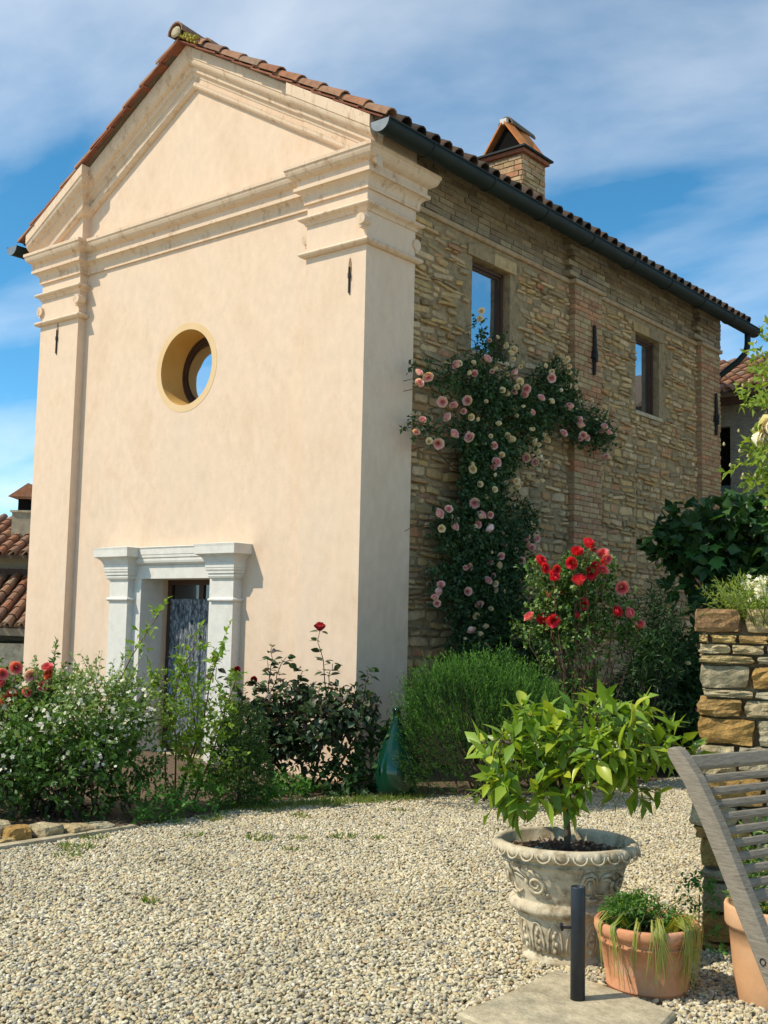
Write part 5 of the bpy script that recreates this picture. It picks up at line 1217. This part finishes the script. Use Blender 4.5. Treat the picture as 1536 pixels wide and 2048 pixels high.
# --- red and pink roses behind it
def left_rose():
    c = np.array([-1.05, -3.1, 0]); pl = Plant('rose_bush', 'rose bush with coral and pink blooms behind the white shrub', 'rose', tuple(c), seed=15); g = pl.rng
    pts = [(-1.125,-2.931,1.172,'k'),(-.925,-2.771,1.169,'k'),(-1.231,-2.999,1.03,'k'),(-1.271,-3.041,1.10,'p'),(-1.163,-2.931,.95,'o'),(-.968,-2.779,1.02,'k'),(-1.30,-3.10,.90,'k'),(-1.2,-2.95,.90,'o'),(-.914,-2.755,1.113,'o'),(-1.321,-3.1,1.229,'k'),(-1.038,-2.853,1.109,'p'),(-1.5,-3.1,1.1,'k'),(-1.62,-3.2,.95,'k'),(-1.18,-3.02,1.12,'k'),(-1.02,-2.88,.98,'k'),(-1.28,-3.12,.98,'p')]
    pts = [(x + .32, y - .38, z, k) for x, y, z, k in pts]
    lob = [((p[0]-.15, p[1]+.12, p[2]-.12), (.15,.15,.14), 1.0) for p in pts] + [((-1.05,-3.05,.75),(.4,.4,.35),5)]
    P, D = lobe_points(g, lob, 520, .25, .35, .5); pl.twigs(P, D, .09, 6, .045, .03)
    for p in pts: pl.stem(arch(c, np.array(p[:3]) - (.02,-.02,.02), 0, 7, g, .03), np.linspace(.011, .003, 7)); bloom(pl.root, p[3], p[:3], g.uniform(.044, .060), g)
    sp_ = np.array([-.70, -3.05, 1.0]); pl.stem([c + (0,0,.4), sp_, sp_ + (.02,.02,.36)], [.008,.005,.002]); tt = sp_ + np.array([[.02,.02,.36]])*np.linspace(.2, 1, 9)[:, None]
    pl.twigs(tt, np.tile(Z3, (9,1)), .03, 5, .055, .022)
    pl.finish(L_WHITE, REDSTEM, 'foliage', 'stems')
left_rose()

# --- young rose canes in front of the door
def canes():
    c = np.array([-.25, -2.15, 0]); pl = Plant('rose_canes', 'arching rose canes with fresh yellow green leaves in front of the doorway', 'rose', tuple(c), seed=19); g = pl.rng
    ends = [((-.35,-2.45,0),(-.624,-2.597,.724),(-.385,-2.472,1.278),(-.16,-2.345,1.69)),((-.2,-2.2,0),(-.20,-2.237,.609),(-.081,-2.202,1.118),(.066,-2.125,1.459)),((-.2,-2.1,0),(.026,-2.045,.573),(.13,-2.04,1.1),(.23,-1.991,1.464)),((-.2,-2.1,0),(.05,-2.1,.6),(.0,-2.15,1.0),(-.12,-2.2,1.25)),((-.1,-2.0,0),(.15,-2.0,.5),(.25,-1.95,.9),(.32,-1.9,1.15)),((-.2,-2.1,0),(-.1,-2.2,.6),(-.20,-2.3,1.0),(-.28,-2.35,1.15))]
    for e in ends:
        E_ = [np.array(p, float) for p in e]; path = []
        for i in range(3):
            for u_ in np.linspace(0, 1, 6)[:-1]: path.append(E_[i]*(1-u_) + E_[i+1]*u_)
        path.append(E_[3]); path = np.array(path); pl.stem(path, np.linspace(.009, .003, len(path)))
        i0 = 5; Q = path[i0:]; Q = np.repeat(Q, 2, 0) + g.normal(size=(len(Q)*2, 3))*.008; rd = unit(g.normal(size=(len(Q), 3)) + (0, 0, .25))
        pl.twigs(Q, rd, .11, 7, .062, .032, spread=.8, up=.8)
    P, D = lobe_points(g, [((.02,-2.1,.75),(.34,.3,.36),1),((.1,-2.0,.45),(.35,.3,.32),1)], 230, .3, .4, .5); pl.twigs(P, D, .1, 6, .055, .03, tone=np.full(230, .9))
    pl.finish(L_CANE, REDSTEM, 'foliage', 'canes')
canes()

# --- box bush
def box_bush():
    c = np.array([.22, -1.75, 0]); pl = Plant('box_bush', 'compact dark green conical box bush below the rose canes', 'bush', tuple(c), seed=23); g = pl.rng
    lob = [((.22,-1.75,.28),(.26,.25,.30),1.4),((.24,-1.75,.55),(.19,.19,.30),1.0)]
    P, D = lobe_points(g, lob, 1500, .75, .5, .35); pl.twigs(P, D, .06, 7, .020, .012, tone=g.random(1500))
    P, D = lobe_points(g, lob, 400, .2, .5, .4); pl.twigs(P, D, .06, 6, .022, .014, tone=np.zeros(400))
    pl.stem([c, c + (0,0,.5)], [.02, .008]); pl.finish(L_BOX, BARK, 'foliage', 'stem')
box_bush()

# --- dark red rose against the plaster
def dark_rose():
    c = np.array([-.10, -.66, 0]); pl = Plant('dark_rose_bush', 'dark leaved rose bush with one tall deep red bloom against the plaster wall', 'rose', tuple(c), seed=29); g = pl.rng
    mainp = [((.0,-.62,.0),(.20,-.48,.35),(.28,-.42,.62)),((-.1,-.66,0),(-.42,-.92,.42),(-.50,-1.02,.75)),((0,-.64,0),(-.12,-.75,.5),(-.05,-.75,.85)),((0,-.62,0),(.12,-.6,.5),(.15,-.6,.9)),((-.1,-.7,0),(-.3,-.9,.4),(-.28,-.93,.9)),((.1,-.55,0),(.35,-.4,.5),(.42,-.36,.95)),((-.1,-.7,0),(-.5,-1.1,.35),(-.62,-1.2,.7))]
    tops = [(.109,-.671,1.50),(-.245,-.942,1.36),(-.30,-.95,1.22),(-.397,-1.02,1.0),(-.55,-1.15,1.05),(.45,-.34,1.16),(.20,-.58,1.2),(-.05,-.78,1.15),(-.15,-.85,1.25),(-.674,-1.27,1.2)]
    # shared leaf shapes
    LM = []
    for v in range(3):
        V = []; F = []; m = 5; wv = [.10, .62, .74, .50, .02]
        for i in range(m):
            x = i/(m-1)
            for s in (-1, 0, 1): V.append((x, s*wv[i]*.5, -.16*x*x*(1+v*.5) + abs(s)*.10*wv[i]))
        for i in range(m-1):
            for j in (0, 1): F.append((i*3+j, (i+1)*3+j, (i+1)*3+j+1, i*3+j+1))
        LM.append(mesh('leaf', V, F, LEAFDR, smooth=True))
    cnt = [0]
    def leafset(q, d, L_):
        for k in range(3):
            a = g.uniform(0, 6.28); x = unit(np.cross(d, g.normal(size=3))); ld = unit(x*.9 + d*.3 + Z3*g.uniform(-.5, .3)); nn = unit(Z3 + g.normal(size=3)*.4); s = unit(np.cross(ld, nn)); n2 = np.cross(s, ld); l_ = L_*g.uniform(.7, 1.2)
            if cnt[0] < 280: inst('leaf', LM[g.integers(3)], pl.root, frame(q + x*.02, ld, -s, n2, (l_, l_*.9, l_))); cnt[0] += 1
            else: pl.leaves((q + x*.02)[None], ld[None], n2[None], l_, l_*.62)
    for t_ in tops:
        t_ = np.array(t_); m = min((np.array(k[-1], float) for k in mainp), key=lambda q: np.linalg.norm(q - t_)); pth = arch(m, t_, .02, 7, g, .012); pl.stem(pth, np.linspace(.006, .003, 7))
        for q in pth[1:]: leafset(q, Z3, .085)
    for k in mainp: pl.stem([np.array(p, float) for p in k], [.018, .012, .008], 6)
    P, D = lobe_points(g, [((-.05,-.72,.72),(.42,.34,.30),2),((-.42,-1.0,.62),(.26,.24,.34),1.2),((.34,-.45,.72),(.24,.22,.26),1.1),((-.3,-.9,.38),(.22,.22,.22),.5),((0,-.72,.45),(.4,.3,.2),.7)], 560, .2, .4, .5)
    for p, d in zip(P, D): leafset(p, d, .092); leafset(p + d*.06, d, .085)
    for k in range(50):
        i = g.integers(len(P)); m = min((np.array(k_[-1], float) for k_ in mainp), key=lambda q: np.linalg.norm(q - P[i])); pl.stem(arch(m, P[i], .0, 5, g, .01), np.linspace(.005, .002, 5), 4)
    bloom(pl.root, 'd', (.109,-.671,1.535), .062, g, (.3,-.4,.8)); FLr = FL['r']; inst('bloom', FLr[0], pl.root, frame((.112,-.675,1.548), (1,0,0), (0,1,0), (0,0,1), (.058,.058,.04)))
    for p in ((-.397,-1.021,1.03),(-.674,-1.272,1.22),(-.514,-1.128,1.121),(-.162,-.8,.82)): bloom(pl.root, 'd', p, .036, g)
    pl.finish(L_DARKROSE, REDSTEM, 'small_leaves', 'stems')
LEAFDR = LEAF('dark_rose_big_leaf', [(0.023,0.058,0.029),(0.046,0.098,0.039),(0.065,0.124,0.052),(0.098,0.058,0.046)], trans=.2, rough=.4, spec=.45, src='obj')
dark_rose()

# --- low plants along the bed and weeds in the gravel
def low_plant(name, label, c, r, h, n, mat, L_, W_, seed, group=None, nl=6, cat='plant'):
    pl = Plant(name, label, cat, (c[0], c[1], 0), group, seed); g = pl.rng
    P, D = lobe_points(g, [((c[0], c[1], h*.35), (r, r*.9, h*.5), 1)], n, .3, .9, .5); pl.twigs(P, D, h*.35, nl, L_, W_)
    for k in range(8): i = g.integers(n); pl.stem([np.array([c[0], c[1], 0.]) , P[i]], [.005, .003], 4)
    return pl.finish(mat, GREENSTEM, 'foliage', 'stems')
low_plant('leafy_plant', 'bright green leafy plant at the gravel edge below the white shrub', (.30,-2.72), .22, .34, 60, L_LOW, .075, .022, 41)
low_plant('leafy_plant', 'dark green low plant filling the bed in front of the box bush', (.18,-2.22), .30, .30, 90, L_LOW, .05, .022, 42)
low_plant('leafy_plant', 'small broad leaved plant at the foot of the box bush', (.30,-1.55), .16, .22, 34, L_LOW, .07, .03, 43)
low_plant('leafy_plant', 'low green plant at the foot of the dark leaved rose', (.12,-1.05), .26, .22, 70, L_LOW, .05, .03, 44)
low_plant('leafy_plant', 'low green plant between the dark leaved rose and the demijohn', (.36,-.62), .24, .30, 70, L_SHADE, .07, .04, 45)
low_plant('leafy_plant', 'upright dark leafy plant growing behind the demijohn', (.42,-.28), .20, .75, 80, L_SHADE, .10, .05, 46)
low_plant('leafy_plant', 'spreading low green plant beside the house wall left of the dark rose', (-.55,-1.35), .28, .3, 80, L_LOW, .05, .028, 47)
def tuft(name, label, c, r, n, h, seed, group, mat=L_GRASS):
    pl = Plant(name, label, 'weed', (c[0], c[1], 0), group, seed); g = pl.rng
    a = g.uniform(0, 6.28, n); rr_ = r*np.sqrt(g.random(n)); P = np.stack([c[0] + rr_*np.cos(a), c[1] + rr_*np.sin(a), np.full(n, .004)], 1)
    D = unit(np.stack([np.cos(a)*.6, np.sin(a)*.6, np.full(n, 1.)], 1) + g.normal(size=(n, 3))*.35); pl.leaves(P, D, unit(g.normal(size=(n, 3))), g.uniform(.6, 1.3, n)*h, .011, droop=.25, fold=.1); pl.finish(mat, None, 'blades')
for i, (x, y, r, n, h) in enumerate(((.62,-1.15,.20,160,.05),(.78,-.75,.16,130,.05),(.55,-1.65,.16,120,.05),(.92,-1.75,.07,50,.045),(1.35,-2.62,.10,70,.045),(1.55,-2.42,.06,40,.04),(1.75,-2.15,.09,60,.045),(1.95,-2.0,.05,35,.04),(.95,-2.9,.07,40,.04),(.72,-3.75,.12,90,.045),(.90,-3.95,.08,50,.04),(2.25,-4.35,.05,40,.05),(1.32,-.95,.05,30,.045),(.52,-2.35,.10,80,.05),(1.8,-2.75,.05,24,.04),(.50,-3.45,.10,70,.04))):
    tuft('weed_tuft', 'small tuft of yellow green weeds growing through the gravel', (x, y), r, n, h, 60+i, 'weeds in the gravel')
def grass_strip():
    g = np.random.default_rng(77); n = 2600; t = g.random(n); x = .28 + .75*t + g.normal(size=n)*.07; y = -1.9 + 1.75*t + g.normal(size=n)*.07; P = np.stack([x, y, np.full(n, .005)], 1)
    D = unit(np.array([0, 0, 1.]) + g.normal(size=(n, 3))*.5); V, F = leaf_arrays(P, D, unit(g.normal(size=(n, 3))), g.uniform(.03, .08, n), .006, .25, .1)
    o = ob('grass', V, F, L_GRASS, attr=np.repeat(g.random(n), 5)); props(o, 'thin strip of short grass between the flower bed and the gravel', 'grass', None, 'stuff')
grass_strip()

# --- shaded planting along the side wall
def shade_bush(name, label, c, lob, n, L_, W_, seed, mat=L_SHADE, flowers=(), cat='shrub', tl=.12):
    pl = Plant(name, label, cat, (c[0], c[1], 0), None, seed); g = pl.rng
    P, D = lobe_points(g, lob, n, .3, .4, .5); pl.twigs(P, D, tl, 6, L_, W_)
    for k in range(26): i = g.integers(n); pl.stem(arch((c[0] + g.normal()*.08, c[1] + g.normal()*.08, 0), P[i], .05, 6, g, .03), np.linspace(.012, .004, 6))
    for (x, y, z, k, s) in flowers: bloom(pl.root, k, (x, y, z), s, g)
    pl.finish(mat, BARK, 'foliage', 'stems')
shade_bush('wispy_shrub', 'tall wispy narrow leaved shrub in the shade beside the red rose', (1.75, 2.75), [((1.75,2.75,1.0),(.30,.30,.95),1),((1.9,2.95,1.5),(.2,.2,.6),.5)], 620, .11, .016, 51)
shade_bush('dark_shrub', 'dark shrub with a few white flowers in the shade below the fig', (1.9, 3.7), [((1.9,3.6,.65),(.5,.5,.65),1),((1.6,3.9,1.0),(.5,.5,.55),.8),((2.2,3.4,.5),(.4,.4,.5),.6)], 1500, .075, .05, 52, flowers=((2.25,3.25,1.62,'W',.045),(2.1,3.1,1.22,'W',.035),(2.35,3.25,.92,'p',.045),(2.42,3.3,.78,'k',.045),(2.2,3.1,.72,'k',.03),(2.35,3.4,1.3,'W',.03)))
shade_bush('dark_shrub', 'low dark shrub under the climbing rose behind the rosemary', (.75, 2.5), [((.7,2.2,.45),(.45,.5,.45),1),((.9,3.0,.5),(.45,.5,.5),1),((1.2,3.4,.45),(.4,.5,.45),.8)], 1100, .065, .042, 53)
shade_bush('leafy_shrub', 'dark green shrub at the foot of the garden wall behind the citrus', (3.6, 2.2), [((3.3,2.6,.5),(.5,.5,.5),1),((3.0,3.2,.6),(.5,.5,.6),1)], 560, .07, .045, 54)

shade_bush('leafy_shrub', 'mid green leafy shrub in the flower bed beyond the coral rose', (-2.75, -2.7), [((-2.7,-2.8,.5),(.6,.55,.5),1),((-3.4,-2.5,.45),(.6,.5,.45),1),((-2.2,-2.2,.5),(.4,.4,.5),.6)], 900, .06, .032, 55, mat=L_LOW)
# --- fig tree
def fig():
    c = np.array([2.15, 4.35, 0]); pl = Plant('fig_tree', 'fig tree with large lobed dark green leaves at the far end of the stone wall', 'tree', tuple(c), seed=37); g = pl.rng
    # lobed leaf
    LM = []
    for v in range(3):
        ang = [0,.35,.55,.85,1.15,1.4,1.75,2.2,2.9]; rad = [1.0,.55,.50,.92,.48,.46,.72,.42,.22]
        rim = [(r_*math.cos(a), r_*math.sin(a)) for a, r_ in zip(ang, rad)]; rim = [(x, -y) for x, y in rim[:0:-1]] + rim
        V = [(0,0,0)] + [(x*.5+.32, y*.5, -.06*(x*x+y*y) + .05*abs(y)*(1+v)) for x, y in rim]; m = len(rim)
        F = [(0, 1+i, 1+(i+1) % m) for i in range(m)]
        LM.append(mesh('leaf', V, F, L_FIG))
    lob = [((2.0,4.0,2.70),(.6,.6,.40),1.4),((1.6,4.2,2.6),(.5,.5,.35),1),((2.5,4.2,2.8),(.55,.5,.42),1.4),((2.1,4.2,2.15),(.7,.6,.45),1.4),((2.7,4.5,2.3),(.5,.5,.5),1.2),((1.6,3.9,2.60),(.35,.35,.28),.5),((3.0,4.6,2.8),(.4,.4,.35),.8),((2.3,3.9,1.7),(.5,.5,.4),.7)]
    tk = MB(); tk.tube([c, c + (.02,0,.6), c + (0,-.03,1.2), c + (-.03,-.05,1.8)], [.05,.042,.036,.028], 8); tk.build('trunk', M_('fig_bark', [(.20,.18,.15),(.26,.24,.20)], scale=12, rough=.9), pl.root, smooth=True)
    tk = MB(); tk.tube([c + (.22,.05,0), c + (.25,.05,.8), c + (.35,.1,1.7)], [.04,.034,.025], 8); tk.build('trunk', bpy.data.materials['fig_bark'], pl.root, smooth=True)
    for cc, r, w in lob: pl.stem(arch(c + (0,0,1.1), cc, .05, 6, g, .03), np.linspace(.024, .008, 6))
    P, D = lobe_points(g, lob, 280, .35, .5, .5)
    for p, d in zip(P, D):
        ld = unit(d*np.array([1,1,.2]) + g.normal(size=3)*.3 - Z3*.25); nn = unit(Z3 + d*.5 + g.normal(size=3)*.25); s = unit(np.cross(ld, nn)); n2 = np.cross(s, ld); l_ = g.uniform(.16, .30)
        inst('leaf', LM[g.integers(3)], pl.root, frame(p, ld, -s, n2, (l_, l_, l_))); pl.stem([p, p - ld*.08 - Z3*.03], [.003, .004], 4)
    P, D = lobe_points(g, lob, 620, .1, .4, .5); pl.twigs(P, D, .1, 4, .16, .12)
    pl.finish(L_SHADE, BARK, 'inner_leaves', 'branches')
fig()

# --- sunlit roses on the terrace at the right
def right_rose():
    c = np.array([5.40, -1.9, 1.58]); pl = Plant('terrace_rose', 'sunlit yellow green rose bush with cream blooms on the terrace above the wall', 'rose', tuple(c), seed=39); g = pl.rng
    R_ = np.array([.774,.632,0]); 
    def at(u_, z, v=0): return np.array([4.95,-2.25,0]) + R_*u_ + np.array([-.63,.77,0])*v + Z3*z
    lob = [(at(.05,2.95),(.14,.14,.32),1),(at(.02,2.55),(.17,.17,.13),1.1),(at(.14,3.25),(.12,.12,.16),.6),(at(.25,2.8),(.22,.2,.5),1.6),(at(.02,3.0),(.09,.09,.10),.5),(at(.45,2.5),(.25,.25,.6),1.6),(at(.12,2.30),(.10,.10,.10),.4),(at(.4,2.0),(.2,.2,.3),.8)]
    P, D = lobe_points(g, lob, 300, .2, .3, .5); pl.twigs(P, D, .09, 6, .060, .026, spread=1.0)
    for cc, r, w in lob: pl.stem(arch(c, cc, .05, 7, g, .03), np.linspace(.012, .004, 7))
    for p, s in ((at(.0,2.74,-.08), .085), (at(-.05,2.685,-.08), .06), (at(.09,2.76,-.06), .07)): bloom(pl.root, 'w', tuple(p), s, g)
    b = MB()
    for cc, r, w in lob:
        for k in range(10):
            q = cc + g.normal(size=3)*np.array(r)*.75; b.add(*lathe([(.001,-.011),(.008,-.005),(.007,.005),(.001,.013)], q, 6))
    b.build('buds', M_('rose_bud', [(.30,.30,.10),(.55,.45,.25)], scale=30, rough=.6), pl.root, kind='stuff')
    pl.finish(L_RIGHT, GREENSTEM, 'foliage', 'stems')
right_rose()
def wall_plant():
    c = np.array([5.12, -2.62, 1.60]); pl = Plant('lavender_plant', 'spiky pale green plant with white flowers on top of the stone wall', 'plant', tuple(c), seed=40); g = pl.rng
    c2 = np.array([5.22,-2.72,1.62]); n = 260; a = g.uniform(0, 6.28, n); r_ = .22*np.sqrt(g.random(n)); P = c2 + np.stack([r_*np.cos(a), r_*np.sin(a), np.zeros(n)], 1); D = unit(np.stack([np.cos(a)*.55, np.sin(a)*.55, np.full(n, .9)], 1) + g.normal(size=(n, 3))*.25)
    pl.twigs(P, D, .28, 16, .036, .006, spread=.8)
    for k in range(0, n, 4): pl.stem([P[k], P[k] + D[k]*.27], [.003, .0015], 4)
    Q = c2 + g.normal(size=(90, 3))*(.03,.03,.03) + np.array([-.10,-.05,.20]); little_flowers(pl, Q, .016, WHITE, g)
    pl.finish(L_RIGHT, GREENSTEM, 'foliage', 'stems')
wall_plant()

# --- plants in the terracotta pots
def trailing():
    c = np.array([PC[0], PC[1], .262]); pl = Plant('trailing_plant', 'trailing plant with long yellow green strands hanging over the wide terracotta pot', 'plant', tuple(c), seed=61); g = pl.rng
    R_ = np.array([.7744,.6323,0]); Bk = np.array([-.632,.775,0])
    lob = [(c - R_*.10 + Z3*.06,(.085,.085,.06),1.2),(c - R_*.02 + Bk*.06 + Z3*.065,(.09,.08,.06),.8),(c + R_*.08 + Z3*.03,(.09,.09,.03),.4)]
    P, D = lobe_points(g, lob, 330, .35, .7, .4); pl.twigs(P, D, .04, 7, .024, .013, tone=np.full(330, .08))
    # long strands
    for k in range(105):
        sector = g.choice([-1.98, -1.66, -1.55, -1.02, -.86, -.66, -.3, -2.45, -2.8], p=[.07,.15,.15,.18,.15,.12,.06,.07,.05]) + g.normal()*.035
        # angle measured from the right of the view, negative = towards the viewer
        d = R_*math.cos(sector) + Bk*math.sin(sector); lip = c + d*.232 + Z3*(.046 + g.uniform(0, .006)); st = c + d*g.uniform(.10, .18) + Z3*.01; ln = g.uniform(.10, .28)
        pth = [st, (st+lip)/2 + Z3*g.uniform(.03, .07), lip + d*.004]
        side_ = np.array([-d[1], d[0], 0])*g.normal()*.03
        for q in np.linspace(.2, 1, 5): pth.append(lip + d*(.010 + .004*math.sin(q*3)) - Z3*ln*q - d*ln*q*.10 + side_*q)
        pth = np.array(pth); T = np.diff(pth, axis=0); w = .0035
        V = []; sd = unit(np.cross(d, Z3))
        for i, q in enumerate(pth): ww = w*(1 - .7*i/(len(pth)-1)); V += [q - sd*ww, q + d*ww*.6, q + sd*ww]
        F = []
        for i in range(len(pth)-1):
            for j in (0, 1): F.append([i*3+j, i*3+j+1, i*3+4+j]); F.append([i*3+j, i*3+4+j, i*3+3+j])
        V = np.array(V); pl.LV.append(V); pl.LF.append(np.array(F) + pl.n); pl.n += len(V); pl.LA.append(np.full(len(V), .25 + .75*g.random()))
    for k in range(26):
        a = g.uniform(0, 6.28); pl.stem(arch(c + g.normal(size=3)*(.05,.05,0), c + np.array([math.cos(a)*.22, math.sin(a)*.22, g.uniform(.02,.14)]), .05, 6, g, .01), np.linspace(.0025, .0012, 6), 4)
    pl.finish(L_TRAIL2, GREENSTEM, 'strands', 'stems')
L_TRAIL2 = LEAF('trailing_strand', [(0.075,0.195,0.030),(0.135,0.225,0.030),(0.240,0.285,0.045),(0.330,0.345,0.075),(0.420,0.390,0.135)], trans=.25)
trailing()
low_pot = Plant('potted_plant', 'small bushy plant with yellow flowers in the tall pale terracotta pot', 'plant', (PT[0], PT[1], .37), None, 63)
P, D = lobe_points(low_pot.rng, [((PT[0], PT[1], .46), (.2, .2, .12), 1), ((PT[0]-.05, PT[1]+.12, .58), (.2, .16, .14), 1)], 180, .3, .6, .5); low_pot.twigs(P, D, .07, 6, .045, .015)
little_flowers(low_pot, P[:40] + D[:40]*.07, .016, M_('yellow_petals', [(.75,.55,.03),(.72,.45,.02)], src='attr', rough=.6), low_pot.rng)
low_pot.finish(L_WHITE, GREENSTEM, 'foliage', 'stems')
shade = Plant('leafy_plant', 'small plant growing at the foot of the garden wall end', 'plant', (4.93, -3.12, 0), None, 64)
P, D = lobe_points(shade.rng, [((4.96, -3.16, .30), (.10, .08, .10), 1), ((5.0,-3.2,.12),(.12,.1,.12),.6)], 50, .3, .5, .5); shade.twigs(P, D, .06, 6, .03, .015); shade.stem([(4.93,-3.12,0),(4.96,-3.16,.3)], [.005,.003]); shade.finish(L_LOW, GREENSTEM, 'foliage', 'stems')
